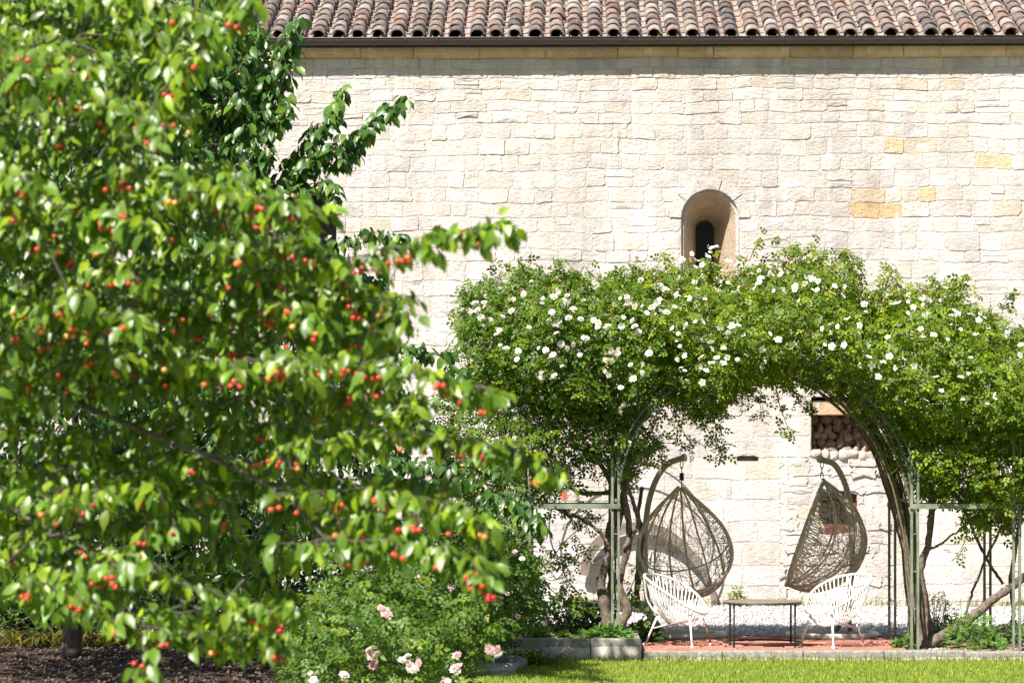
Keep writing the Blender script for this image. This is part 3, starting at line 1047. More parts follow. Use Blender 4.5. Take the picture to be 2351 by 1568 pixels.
def flower_double(r, tint, core):
    """many-petalled rosette facing +Z, radius 1"""
    V, F, T = [], [], []
    for ring, (n, rad, lift, h) in enumerate(((8, 1.0, 0.05, 0.25), (7, 0.78, 0.22, 0.30), (6, 0.52, 0.36, 0.28), (4, 0.28, 0.44, 0.2))):
        for i in range(n):
            a = 2 * math.pi * (i + 0.5 * (ring % 2)) / n + r.normal(0, .1)
            w = 1.25 * math.pi / n
            k = len(V)
            r_ = rad * (0.9 + .2 * r.random())
            V += [(0.05 * math.cos(a), 0.05 * math.sin(a), lift - .1),
                  (r_ * .7 * math.cos(a - w), r_ * .7 * math.sin(a - w), lift + h * .6), (r_ * math.cos(a), r_ * math.sin(a), lift + h * (0.5 + .6 * r.random())), (r_ * .7 * math.cos(a + w), r_ * .7 * math.sin(a + w), lift + h * .6)]
            F += [(k, k+1, k+2), (k, k+2, k+3)]
            f = ring / 3
            T += [np.array(tint) * (1 - f) + np.array(core) * f] * 4
    return np.array(V), np.array(F), np.array(T)
def flower_single(r):
    V, F, T = [], [], []
    for i in range(5):
        a = 2 * math.pi * i / 5 + r.normal(0, .08)
        w = 0.62
        k = len(V)
        h = 0.18 + r.normal(0, .1)
        V += [(0, 0, 0), (.75 * math.cos(a - w), .75 * math.sin(a - w), h), (1.0 * math.cos(a - .22), math.sin(a - .22), h * 1.1), (.93 * math.cos(a), .93 * math.sin(a), h*.8), (1.0 * math.cos(a + .22), math.sin(a + .22), h * 1.1), (.75 * math.cos(a + w), .75 * math.sin(a + w), h)]
        F += [(k, k+1, k+2), (k, k+2, k+3), (k, k+3, k+4), (k, k+4, k+5)]
        T += [(.70, .70, .64)] + [(.86, .84, .83)] * 5
    k = len(V)
    for i in range(6):
        a = math.pi * i / 3
        V.append((.24 * math.cos(a), .24 * math.sin(a), .16)); T.append((.62, .36, .05))
    V.append((0, 0, .24)); T.append((.55, .40, .06))
    for i in range(6): F.append((k + i, k + (i + 1) % 6, k + 6))
    return np.array(V), np.array(F), np.array(T)
rf = np.random.default_rng(77)
DBL = [raw_mesh('rose_bloom', *(lambda q: (q[0], q[1], MAT['petal'], q[2]))(flower_double(rf, (.84, .81, .80), c))) for c in ((.84,.78,.75), (.82,.70,.68), (.84,.80,.78), (.80,.64,.62))]
SGL = [raw_mesh('rose_bloom', *(lambda q: (q[0], q[1], MAT['petal'], q[2]))(flower_single(rf))) for _ in range(4)]
PNK = [raw_mesh('rose_bloom', *(lambda q: (q[0], q[1], MAT['petal'], q[2]))(flower_double(rf, t, c))) for t, c in (((.80,.66,.68), (.74,.46,.50)), ((.82,.73,.75), (.78,.56,.60)), ((.74,.52,.56), (.66,.34,.38)), ((.80,.74,.76), (.74,.62,.66)))]

def rnd_unit(n, r):
    v = r.normal(0, 1, (n, 3)); return v / np.linalg.norm(v, axis=1)[:, None]
TOCAM = np.array((0, -1.0, 0.12))
SUNV = np.array(to_sun)

def place_flowers(parent, pts, meshes, rad, r, name='rose_bloom', face=(0.0, -0.9, 0.45), spread=0.55):
    for p in pts:
        n = np.array(face) + r.normal(0, spread, 3) * np.array((1, .4, 1)); n /= np.linalg.norm(n)
        ax = np.cross(n, r.normal(0, 1, 3)); ax /= np.linalg.norm(ax)
        Rm = np.stack([ax, np.cross(n, ax), n], axis=1)
        s = rad * (0.6 + 0.65 * r.random())
        inst(name, meshes[r.integers(len(meshes))], mat4(p, Rm, s), parent)

# ------------------------------------------------------------------ climbing roses
def tints(n, r, base, v=0.35, yellow=0.12):
    t = np.tile(np.array(base, float), (n, 1)) * (1 - v / 2 + v * r.random((n, 1)))
    yl = r.random(n) < yellow
    t[yl] = t[yl] * np.array((1.95, 1.5, 0.9))
    return t

def mass3d(poly, n, Y0, Y1, r, front=0.5, clump=0):
    """points through the depth of a foliage volume whose outline is given; thinner towards the outline"""
    p = sample_poly(poly, n, r)
    pl = np.asarray(poly, float)
    # distance to outline, in frame units
    d = np.full(n, 1e9)
    for i in range(len(pl)):
        a, b = pl[i - 1], pl[i]
        t = np.clip(((p - a) @ (b - a)) / ((b - a) @ (b - a) + 1e-9), 0, 1)
        d = np.minimum(d, np.linalg.norm(p - (a + t[:, None] * (b - a)), axis=1))
    th = np.sqrt(np.clip(d / 85.0, 0.03, 1))
    u = r.random(n)
    u = np.where(r.random(n) < front, u ** 2.2, u)       # more leaves on the lit front shell
    Yc, hw = (Y0 + Y1) / 2, (Y1 - Y0) / 2
    Y = Yc + (2 * u - 1) * hw * th
    q = np.array([P(a, b, y) for (a, b), y in zip(p, Y)])
    if clump:
        m = max(4, int(n / clump))
        k = r.integers(m, size=n)
        mv = r.random(n) < 0.72
        q[mv] = q[k[mv]] + r.normal(0, 1, (mv.sum(), 3)) * np.array((.085, .085, .06))
    return q

def front_Y(poly, pts, Y0, Y1):
    """depth of the front of that volume at given places of the frame"""
    pl = np.asarray(poly, float); p = np.asarray(pts, float)
    d = np.full(len(p), 1e9)
    for i in range(len(pl)):
        a, b = pl[i - 1], pl[i]
        t = np.clip(((p - a) @ (b - a)) / ((b - a) @ (b - a) + 1e-9), 0, 1)
        d = np.minimum(d, np.linalg.norm(p - (a + t[:, None] * (b - a)), axis=1))
    th = np.sqrt(np.clip(d / 85.0, 0.03, 1)) * inpoly(p, poly)
    return (Y0 + Y1) / 2 - th * (Y1 - Y0) / 2

def clumped(pts, r, nclump, sig):
    c = pts[r.integers(len(pts), size=nclump)]
    return np.vstack([pts, c[r.integers(nclump, size=len(pts) // 2)] + r.normal(0, sig, (len(pts) // 2, 3))])

def leaf_orient(n, r, up=0.55, front=0.45, droop=0.3, jit=0.55):
    nrm = np.tile(np.array((-0.12, -front, up)), (n, 1)) + r.normal(0, jit, (n, 3)) * 0.8
    ax = r.normal(0, 1, (n, 3)); ax[:, 2] = ax[:, 2] * 0.5 - droop; ax[:, 1] -= 0.3
    return frames(ax, nrm)

def rose_foliage(parent, pts, r, size=0.085, base=(0.085, 0.185, 0.022), name='foliage', yellow=0.14):
    n = len(pts)
    Rm = leaf_orient(n, r)
    V, F = scatter(CLEAF, CLEAFF, pts, Rm, size * (0.7 + 0.6 * r.random(n)))
    t = np.repeat(tints(n, r, base, 0.5, yellow), len(CLEAF), axis=0)
    o = mk(name, V, F, MAT['rleaf'], parent, t)
    o['kind'] = 'stuff'
    return o

L_DENSE = [(1062,715),(1085,668),(1130,655),(1200,648),(1260,625),(1310,640),(1350,668),(1420,645),(1490,625),(1560,690),(1575,850),(1520,940),(1430,985),(1330,960),(1230,930),(1150,905),(1075,860),(1050,790)]
L_LOW = [(1000,960),(1050,880),(1150,890),(1300,920),(1480,940),(1520,1000),(1480,1060),(1450,1110),(1400,1090),(1330,1060),(1270,1110),(1215,1170),(1150,1180),(1070,1150),(1010,1070)]
A_DENSE = [(1360,690),(1420,660),(1490,640),(1560,645),(1620,650),(1680,640),(1740,612),(1800,618),(1860,606),(1930,618),(1960,665),(2020,690),(2080,672),(2150,672),(2210,675),(2260,722),(2300,765),(2400,760),(2560,780),(2560,1010),(2380,1030),(2250,1040),(2130,1020),(2060,985),(1990,940),(1930,890),(1870,868),(1810,880),(1760,868),(1700,905),(1640,960),(1590,950),(1520,890),(1460,800)]
A_LOW = [(2010,940),(2150,960),(2300,970),(2500,970),(2540,1180),(2400,1220),(2330,1180),(2280,1230),(2230,1160),(2160,1150),(2090,1120),(2045,1040)]

rl = np.random.default_rng(101)
rose1 = empty('climbing_rose', (P(1395, 0, 29.8)[0], 29.8, PZ - .03), 'climbing rose with round white double blooms on the pier beside the cherry tree', 'rose')
rose2 = empty('climbing_rose', (P(2130, 0, 29.6)[0], 29.6, -0.01), 'climbing rose with open five-petalled white blooms covering the arch beside the slanting trunk', 'rose')
p1 = np.vstack([mass3d(L_DENSE, 7600, 28.3, 31.5, rl, .5, 16), mass3d(L_LOW, 2900, 28.6, 31.2, rl, .4, 14)])
p2 = np.vstack([mass3d(A_DENSE, 15500, 28.2, 31.6, rl, .5, 16), mass3d(A_LOW, 4200, 28.5, 31.3, rl, .4, 14)])

def sprig_pts(line, n, r, sig=0.05, Y=29.6):
    l = smooth_line([P(a, b, Y) for a, b in line], n)
    return l + r.normal(0, sig, l.shape), l
sprigs1 = [[(1180,650),(1200,632),(1215,612)],[(1270,640),(1285,615),(1282,598)],[(1310,640),(1330,630),(1340,612)],[(1090,690),(1075,672),(1085,655)],[(1060,780),(1040,800),(1020,830)],
           [(1060,860),(1020,900),(1000,950)],[(1240,1050),(1220,1120),(1240,1200)],[(1300,1180),(1330,1200),(1345,1150)],[(1440,1060),(1452,1100),(1448,1160)],[(1340,1010),(1370,1040),(1400,1060)]]
sprigs2 = [[(1625,650),(1628,620),(1632,590)],[(1590,640),(1585,610)],[(1720,600),(1740,560),(1775,548),(1810,555),(1818,575)],[(1850,590),(1880,575)],[(1920,600),(1935,575)],[(2030,665),(2040,640),(2045,612)],
           [(2200,660),(2215,635)],[(2290,760),(2310,690),(2335,670)],[(1780,880),(1790,930),(1810,985),(1815,1000)],[(1800,880),(1850,920),(1865,940)],[(1600,950),(1640,1010),(1660,1050)],[(1640,960),(1645,1000),(1650,1045)],
           [(1540,940),(1580,1010),(1595,1030)],[(1700,900),(1740,920),(1750,960)],[(2210,1180),(2220,1230),(2190,1285)],[(2240,1100),(2250,1170),(2230,1220)],[(1480,980),(1500,1040),(1530,1050)],[(1950,600),(1965,640)]]
for k in range(34):
    x = 1070 + 1330 * rl.random()
    yt = np.interp(x, [1062,1130,1260,1350,1490,1620,1740,1860,1930,2020,2150,2210,2300,2400], [715,665,635,680,640,655,615,608,620,688,672,675,775,770])
    L_ = 15 + 40 * rl.random()
    s_ = [(x, yt + 25), (x + rl.normal(0, 10), yt - L_ * .4), (x + rl.normal(0, 24), yt - L_)]
    (sprigs1 if x < 1400 else sprigs2).append(s_)
tw1, tw2 = MB(), MB()
for lst, acc, tw in ((sprigs1, 'a', tw1), (sprigs2, 'b', tw2)):
    for s in lst:
        q, l = sprig_pts(s, 26, rl, 0.040, 29.0 + 1.2 * rl.random())
        tw.tube(l, np.linspace(0.006, 0.0025, len(l)), 4)
        if acc == 'a': p1 = np.vstack([p1, q])
        else: p2 = np.vstack([p2, q])
# leafy lower sprays on the stems of the pier
low1 = np.vstack([sprig_pts(s, 70, rl, 0.06, 29.8)[0] for s in ([(1390,1180),(1310,1230),(1260,1290),(1230,1310)], [(1400,1260),(1330,1270),(1280,1330)], [(1330,1120),(1290,1110),(1250,1080)],
      [(1250,1150),(1290,1165),(1350,1180)],[(1240,1330),(1300,1380),(1360,1390)],[(1470,1300),(1440,1370),(1480,1400)],[(1290,1260),(1300,1330),(1290,1380)])])
for s in ([(1390,1180),(1310,1230),(1260,1290),(1230,1310)], [(1400,1260),(1330,1270),(1280,1330)], [(1470,1300),(1440,1370),(1430,1420)], [(1240,1330),(1300,1380),(1390,1420)]):
    tw1.tube(smooth_line([P(a, b, 29.8) for a, b in s], 20), 0.005, 4)
p1 = np.vstack([p1, low1[::2]])
rose_foliage(rose1, p1, rl, 0.108, (0.080, 0.146, 0.012))
rose_foliage(rose2, p2, rl, 0.110, (0.104, 0.168, 0.011), yellow=0.24)
for parent, poly, n_in in ((rose1, L_DENSE, 1200), (rose2, A_DENSE, 2400)):
    q = mass3d(poly, n_in, 29.2, 31.3, rl, 0)
    V, F = scatter(SLEAF, SLEAFF, q, leaf_orient(n_in, rl, .3, .7), .10 * (.7 + .6 * rl.random(n_in)))
    mk('inner_foliage', V, F, MAT['rleaf'], parent, np.repeat(tints(n_in, rl, (.075, .145, .015), .5, .1), 4, axis=0))['kind'] = 'stuff'

# tangled dead twigs inside, joined because nobody could count them
for parent, poly, n in ((rose1, L_LOW, 150), (rose1, L_DENSE, 110), (rose2, A_LOW, 80), (rose2, A_DENSE, 150)):
    b = MB()
    c = mass3d(poly, n, 28.9, 31.2, rl, 0)
    for q in c:
        d = rnd_unit(1, rl)[0] * np.array((1, .5, .8)); d[2] = abs(d[2]) * .5
        l = smooth_line([q, q + d * 0.18 + rl.normal(0, .05, 3), q + d * 0.42 + rl.normal(0, .08, 3) - np.array((0, 0, .08))], 7)
        b.tube(l, np.linspace(0.0065, 0.003, 7), 3)
    b.build('twigs', MAT['rbark'], parent)['kind'] = 'stuff'
tw1.build('sprays', MAT['cane'], rose1)['kind'] = 'stuff'
tw2.build('sprays', MAT['cane'], rose2)['kind'] = 'stuff'

def stem(parent, px, rad, Y, r, mat='rbark', name='stem', wob=0.012, n=34, k=8):
    pts = smooth_line([(*P(q[0], q[1], q[2] if len(q) > 2 else Y),) for q in px], n)
    pts = pts + np.cumsum(r.normal(0, wob * 0.35, pts.shape), 0) * 0.4 + r.normal(0, wob * .3, pts.shape)
    rad = np.interp(np.linspace(0, 1, n), np.linspace(0, 1, len(rad)), rad) * (1 + r.normal(0, .08, n))
    V, F = tube(pts, rad, k)
    return mk(name, V, F, MAT[mat], parent, smooth=True)
# left pier stems (2351 px frame)
stem(rose1, [(1400,1440),(1385,1380),(1378,1330),(1398,1260),(1420,1180),(1435,1080),(1440,960)], (.075,.06,.045,.04,.035,.03,.02), 29.75, rl)
stem(rose1, [(1415,1440),(1395,1400),(1405,1330),(1395,1250),(1412,1150),(1405,1040),(1390,940)], (.065,.05,.04,.04,.035,.03,.02), 29.95, rl)
stem(rose1, [(1410,1445),(1440,1400),(1422,1340),(1440,1260),(1442,1200),(1432,1120),(1450,1010),(1460,930)], (.06,.055,.035,.04,.035,.03,.028,.02), 29.6, rl)
stem(rose1, [(1432,1260),(1466,1205),(1455,1150),(1440,1090),(1452,1000)], (.022,.02,.02,.02,.012), 29.55, rl)
stem(rose1, [(1398,1260),(1378,1225),(1330,1190),(1260,1165)], (.02,.018,.015,.01), 29.6, rl)
stem(rose1, [(1405,1110),(1370,1050),(1330,1000),(1290,940)], (.028,.022,.02,.012), 29.7, rl)
stem(rose1, [(1400,1130),(1330,1130),(1280,1090),(1240,1040),(1200,990)], (.022,.02,.016,.014,.01), 29.8, rl)
stem(rose1, [(1252,1440),(1245,1400),(1222,1378),(1212,1340),(1218,1180),(1240,1090),(1280,1010)], (.03,.03,.026,.022,.022,.02,.014), 29.5, rl)
stem(rose1, [(1160,1330),(1178,1240),(1205,1195),(1260,1120),(1300,1060)], (.018,.018,.016,.012,.008), 30.2, rl)
stem(rose1, [(1462,1395),(1468,1300),(1474,1230),(1466,1180),(1476,1120)], (.03,.034,.03,.02,.022), 31.1, rl, name='cut_stump')
# right pier: leaning trunk, upright trunk and the long canes of the arch
stem(rose2, [(2112,1487),(2160,1462),(2225,1420),(2280,1375),(2330,1340),(2380,1300)], (.075,.06,.05,.045,.042,.03), 29.35, rl)
stem(rose2, [(2122,1478),(2125,1420),(2118,1360),(2112,1305),(2130,1240),(2135,1150),(2120,1040),(2100,960)], (.075,.06,.048,.042,.038,.032,.025,.016), 29.5, rl)
stem(rose2, [(2135,1262),(2175,1235),(2235,1190)], (.014,.012,.008), 29.5, rl)
stem(rose2, [(2130,1190),(2170,1130),(2210,1050),(2240,980)], (.02,.018,.015,.01), 29.6, rl)
stem(rose2, [(2140,1100),(2200,1150),(2260,1280),(2300,1340)], (.016,.016,.016,.018), 30.3, rl)
stem(rose2, [(2215,1420),(2240,1340),(2290,1230),(2320,1190)], (.014,.013,.012,.01), 29.7, rl, 'cane')
stem(rose2, [(2285,1470),(2290,1440),(2325,1420),(2318,1330),(2330,1250),(2350,1100),(2330,980)], (.03,.026,.024,.022,.022,.02,.014), 29.9, rl)
for k in range(26):
    o = rl.normal(0, 1, 2)
    f = 17 * o[0]
    stem(rose2, [(2112 + rl.normal(0, 12), 1478), (2098 + f * .5, 1380), (2085 + f * .6, 1250), (2062 + f, 1130), (2030 + f, 1040), (1985 + f * 1.2, 965), (1930 + f * 1.4, 900 - f * .4), (1860 + 10 * o[1], 860 - f), (1780 + 30 * o[1], 830 - f)],
         (.014, .013, .013, .012, .012, .011, .010, .008, .005), 29.0 + 1.9 * rl.random(), rl, 'cane' if k % 3 else 'rbark', 'cane', 0.013, 26, 5)

D1 = [(200,570),(160,470),(235,490),(205,385),(495,390),(520,400),(410,440),(445,440),(660,430),(650,460),(735,420),(775,385),(815,450),(860,460),(815,485),(880,513),(725,530),(848,578),(935,585),(900,407),(957,452),(695,590),(725,628),(555,645),(338,665),(318,700),(1060,615),(1060,645),(1135,640),(1228,430),(1280,420),(1290,460),(1340,490),(1390,490),(1460,500),(1520,515),(1565,537),(1495,465),(1420,540),(1490,545),(1247,573),(1320,595),(1335,640),(1185,470),(797,763),(835,795),(878,765),(735,845),(385,805),(345,775),(470,878),(585,905),(800,930),(645,970),(650,1015),(742,1005),(1120,885),(1160,888),(1210,795),(1143,992),(1105,965),(1385,910),(1303,920),(1323,1023),(1378,993),(1440,835),(1548,812),(1500,755),(655,1165),(535,1110),(893,1150),(970,1155),(1187,1443),(1277,1410),(930,845),(970,730),(1655,690),(1665,780),(1655,1095),(180,520),(575,310),(930,370),(40,660),(75,705),(90,760),(430,525),(760,690)]
px_ = [((1700 + a / 1.96) / 1.6333, (900 + b / 1.96) / 1.6333) for a, b in D1]
pts = [P(a, b, y - .10 - .10 * rl.random()) for (a, b), y in zip(px_, np.minimum(front_Y(L_DENSE, px_, 28.3, 31.5), front_Y(A_DENSE, px_, 28.2, 31.6)))]
px2 = [tuple(q) for q in sample_poly(L_DENSE, 50, rl)] + [tuple(q) for q in sample_poly(L_LOW, 8, rl)]
pts += [P(a, b, y - .03 - .06 * rl.random()) for (a, b), y in zip(px2, np.minimum(front_Y(L_DENSE, px2, 28.3, 31.5), front_Y(L_LOW, px2, 28.6, 31.2)))]
place_flowers(rose1, pts, DBL, 0.038, rl, spread=.75)
S1 = [(1640,395),(1715,420),(1800,410),(1850,435),(1620,490),(1740,430),(1610,650),(1710,630),(1780,600),(1830,600),(1960,640),(2050,630),(2090,630),(2020,680),(2130,700),(1890,745),(1640,740),(1645,880),(1700,850),(1820,860),(1900,800),(1935,865),(1985,795),(2015,865),(2090,880),(1900,905),(1980,905),(1815,930),(1855,960),(1675,940),(1700,960),(1830,1045),(1600,1005),(1690,1045),(1720,1040),(1715,1140),(1735,1240),(1675,1255),(2070,1205),(2125,1210),(1870,45),(1900,60),(1890,90),(1930,50),(1755,100),(1800,155),(1820,160),(1700,160),(1960,300),(1800,290),(1770,310),(1940,360),(1950,375)]
S2 = [(345,740),(293,777),(402,782),(290,848),(350,870),(322,907),(312,935),(290,965),(185,888),(120,918),(52,902),(20,945),(80,690),(125,683),(55,730),(12,700),(25,845),(310,1080),(547,1045),(195,1080),(415,1040),(160,1230),(100,1225),(695,640),(710,705),(765,730),(837,760),(775,828),(725,818),(858,820),(968,680),(960,735),(1020,820),(1180,535),(1005,555),(1010,590),(1338,557),(1405,540),(1320,632),(1390,708),(1320,735),(1160,765),(1478,750),(1405,765),(1575,780),(1530,510),(1620,580),(1665,710),(1770,745),(1527,828),(1610,940),(1735,905),(1345,960),(1215,975),(1127,940),(1095,975),(1050,960),(970,960),(1172,897),(1030,900),(1240,680),(1550,1003),(1720,1017),(1665,1040),(1790,990),(1495,1040),(1095,1040),(1183,1058),(1530,1135),(1900,1160),(1900,1190),(1850,1225),(1680,1195),(1425,1200),(1293,1203),(970,1248),(750,1143),(1145,1415),(1350,1500),(1490,1430),(1965,763),(2080,885),(1300,520),(520,430),(590,405),(440,435),(370,445),(340,320),(230,320),(140,260),(60,240),(545,510),(620,320),(680,380),(700,170),(690,200),(540,215),(1190,235),(880,640),(770,675),(815,690)]
px_ = [((1700 + a / 1.96) / 1.6333, (900 + b / 1.96) / 1.6333) for a, b in S1] + [((2700 + a / 1.8447) / 1.6333, (850 + b / 1.8447) / 1.6333) for a, b in S2]
band = [(1480,615),(1600,590),(1740,575),(1860,580),(1960,620),(2080,650),(2200,645),(2290,740),(2351,740),(2351,800),(2230,740),(2080,720),(1900,680),(1700,680),(1500,690)]
px_ += [tuple(q) for q in sample_poly(band, 145, rl)]
pts = [P(a, b, y - .10 - .10 * rl.random()) for (a, b), y in zip(px_, front_Y(A_DENSE, px_, 28.2, 31.6))]
place_flowers(rose2, pts, SGL, 0.034, rl, face=(0, -0.7, 0.6), spread=.75)
# buds and spent hips
b = MB(); b2 = MB()
OCT = np.array([(1,0,0),(-1,0,0),(0,1,0),(0,-1,0),(0,0,1.5),(0,0,-1)], float)
OCTF = [(0,2,4),(2,1,4),(1,3,4),(3,0,4),(2,0,5),(1,2,5),(3,1,5),(0,3,5)]
for poly, n, bb, t in ((L_DENSE, 220, b, (.42,.17,.14)), (band, 260, b2, (.38,.24,.16)), (L_LOW, 40, b, (.40,.20,.14))):
    for q in mass3d(poly, n, 28.2, 29.6, rl):
        bb.add(OCT * (0.007 + .006 * rl.random()) + q, OCTF, np.array(t) * (.7 + .6 * rl.random()))
b.build('buds', MAT['brick'], rose1)['kind'] = 'stuff'
b2.build('buds', MAT['brick'], rose2)['kind'] = 'stuff'

# ------------------------------------------------------------------ hanging egg chairs on stands
def xf(V, loc, yaw):
    V = np.asarray(V, float); c, s = math.cos(yaw), math.sin(yaw)
    return np.column_stack([c * V[:, 0] - s * V[:, 1], s * V[:, 0] + c * V[:, 1], V[:, 2]]) + np.asarray(loc)

def egg_chair(apex, yaw, label, r, H=1.22):
    """opening faces local -Y; apex is the hanging point"""
    root = empty('egg_chair', (apex[0], apex[1], apex[2] - H), label, 'hanging chair', 'hanging wicker chairs')
    F0, F1 = np.array((0.0, 0.0)), np.array((-0.41, -1.155))                 # (y, z) of the rim line, from apex
    back = smooth_line([(0, 0), (0.17, -0.13), (0.36, -0.34), (0.46, -0.60), (0.45, -0.80), (0.36, -0.99), (0.20, -1.13), (-0.02, -1.215), (-0.22, -1.22), (-0.41, -1.155)], 120)
    wid = smooth_line([(0, 0.012), (0.08, 0.115), (0.2, 0.27), (0.35, 0.425), (0.5, 0.505), (0.63, 0.52), (0.76, 0.475), (0.87, 0.37), (0.95, 0.225), (1.0, 0.02)], 120)
    def S(t, ph):
        w = np.interp(t, wid[:, 0], wid[:, 1])
        f = F0 + (F1 - F0) * t
        i = t * 119
        bq = np.array((np.interp(i, range(120), back[:, 0]), np.interp(i, range(120), back[:, 1])))
        s = math.sin(ph) ** 0.85 if math.sin(ph) > 0 else 0
        yz = f + (bq - f) * s
        return np.array((-w * math.cos(ph), yz[0], yz[1]))
    loc = apex
    # rim
    ts = np.concatenate([np.linspace(0.0, 1, 40)])
    rim = [S(t, 0) for t in ts] + [S(t, math.pi) for t in ts[::-1][1:]]
    V, F = tube(rim, 0.021, 8); mk('rim', xf(V, loc, yaw), F, MAT['rattan'], root, smooth=True)
    for ph in np.linspace(0, math.pi, 9)[1:-1]:
        V, F = tube([S(t, ph) for t in np.linspace(0.01, 1, 36)], 0.0115, 6)
        mk('rib', xf(V, loc, yaw), F, MAT['rattan'], root, smooth=True)
    for t in (0.52, 0.80):
        V, F = tube([S(t, p) for p in np.linspace(0, math.pi, 26)], 0.0085, 5)
        mk('hoop', xf(V, loc, yaw), F, MAT['rattan'], root, smooth=True)
    b = MB()
    for k in range(420):
        while True:
            t0, p0 = 0.03 + 0.96 * r.random(), math.pi * r.random()
            w0 = np.interp(t0, wid[:, 0], wid[:, 1])
            if r.random() < w0 / 0.5 + .08: break
        a = r.random() * 2 * math.pi
        ln = 0.20 + 0.32 * r.random()
        dt, dp = ln * math.sin(a) / 1.3, ln * math.cos(a) / (1.25 * max(w0, .12))
        cv = r.normal(0, 0.22)
        pts = []
        for q in np.linspace(-0.5, 0.5, 12):
            t = t0 + dt * q + cv * 0.5 * (q * q)
            p = p0 + dp * q + cv * (q * q - .1)
            if not (0.0 < p < math.pi and 0.02 < t < 0.995): continue
            pts.append(S(t, min(max(p, 0.0), math.pi)) + r.normal(0, .002, 3))
        if len(pts) > 3: b.tube(pts, 0.0031, 3)
    # wrapped weave along the rim
    for side in (0, math.pi):
        pts = []
        for q in np.linspace(0.03, 0.99, 200):
            ph = 0.10 + 0.10 * math.sin(q * 150)
            pts.append(S(q, ph if side == 0 else math.pi - ph))
        b.tube(pts, 0.006, 3)
    o = MB(); o.V = b.V; o.F = b.F; o.T = b.T; o.n = b.n
    V = xf(np.vstack(b.V), loc, yaw)
    mk('weave', V, b.F, MAT['rattan'], root)['kind'] = 'stuff'
    return root

def chain(root, top, bottom, mat, spring=True):
    top, bottom = np.array(top), np.array(bottom)
    L = top[2] - bottom[2]
    n = max(2, int(round(L / 0.065)))
    for i in range(n):
        zc = top[2] - L * (i + .5) / n
        if spring and i == n // 2:
            pts = [(top[0] + .022 * math.cos(a), top[1] + .022 * math.sin(a), zc + 0.04 - 0.08 * a / (12 * math.pi)) for a in np.linspace(0, 12 * math.pi, 72)]
            V, F = tube(pts, 0.006, 5); mk('spring', V, F, mat, root, smooth=True)
            continue
        q = np.linspace(0, 2 * math.pi, 15)[:-1]
        hh = L / n * 0.62
        pts = [(top[0] + (0.016 * math.cos(a) if i % 2 == 0 else 0), top[1] + (0 if i % 2 == 0 else .016 * math.cos(a)), zc + hh * math.sin(a)) for a in q]
        V, F = tube(pts, 0.0055, 5, True); mk('chain_link', V, F, mat, root, smooth=True)

def stand(cx_px, ring_hw_px, path_px, Y, Ypole, label, base_split):
    c = G(cx_px, 1460, 0.0); c = P(cx_px, 1460, Y)
    root = empty('chair_stand', (c[0], Y, 0.01), label, 'stand', 'stands of the hanging chairs')
    rad = ring_hw_px / FPX * Y - 0.03
    for zz, rr_ in ((0.040, rad),):
        pts = [(c[0] + rr_ * math.cos(a), Y + rr_ * math.sin(a), zz) for a in np.linspace(0, 2 * math.pi, 65)[:-1]]
        V, F = tube(pts, 0.034, 10, True); mk('base_ring', V, F, MAT['ring'], root, smooth=True)
    path = [P(a, b, yy) for a, b, yy in path_px]
    pts = smooth_line(path, 48)
    V, F = tube(pts, 0.033, 12); mk('pole', V, F, MAT['stand'], root, smooth=True)
    tip = pts[-1]
    b = MB(); b.tube([tip + np.array((-.002, 0, 0)), tip + (pts[-1] - pts[-2]) / np.linalg.norm(pts[-1] - pts[-2]) * 0.035], 0.043, 12)
    b.build('end_cap', MAT['stand'], root, smooth=False)
    for dx in base_split:
        foot = np.array((pts[0][0] + dx, Y + math.sqrt(max(0.0, rad ** 2 - (pts[0][0] + dx - c[0]) ** 2)) , 0.05))
        V, F = tube([pts[3], foot], 0.028, 8); mk('foot_brace', V, F, MAT['stand'], root, smooth=True)
    return root, tip, c, rad

YE = 31.2
st1, tip1, c1, rad1 = stand(1565, 103, [(1498,1432,31.62),(1486,1375,31.62),(1481,1290,31.6),(1482,1210,31.55),(1490,1150,31.5),(1507,1100,31.4),(1533,1065,31.28),(1568,1051,31.2)], YE, 31.6,
      'curved olive-grey pole and ring stand behind the white chair nearest the rose trunk', (-0.07, 0.12))
st2, tip2, c2, rad2 = stand(1911, 106, [(1943,1425,31.45),(1952,1370,31.5),(1957,1290,31.5),(1955,1200,31.5),(1948,1140,31.45),(1935,1098,31.4),(1915,1066,31.3),(1886,1055,31.2)], YE, 31.5,
      'curved olive-grey pole and ring stand beside the pergola post', (-0.10, 0.06))
def ring_cross(root, c, rad):
    b = MB(); b.tube([(c[0] - rad * .82, YE + rad * .5, .035), (c[0] + rad * .82, YE + rad * .5, .035)], 0.022, 8); b.build('cross_tube', MAT['stand'], root, smooth=True)
ring_cross(st1, c1, rad1); ring_cross(st2, c2, rad2)
re_ = np.random.default_rng(55)
ap1 = P(1565, 1118, YE); ap2 = P(1887, 1101, YE)
egg1 = egg_chair(ap1 + np.array((-.02, 0, 0)), R(12), 'wicker egg chair hanging with its round opening towards the viewer', re_)
egg2 = egg_chair(ap2 + np.array((.02, 0, 0)), R(-93), 'wicker egg chair hanging in profile beside the small red-framed window', re_)
chain(egg1, P(1565, 1060, YE), ap1 + np.array((0, 0, .015)), MAT['iron'])
chain(egg2, P(1887, 1062, YE), ap2 + np.array((0, 0, .015)), MAT['iron'], False)

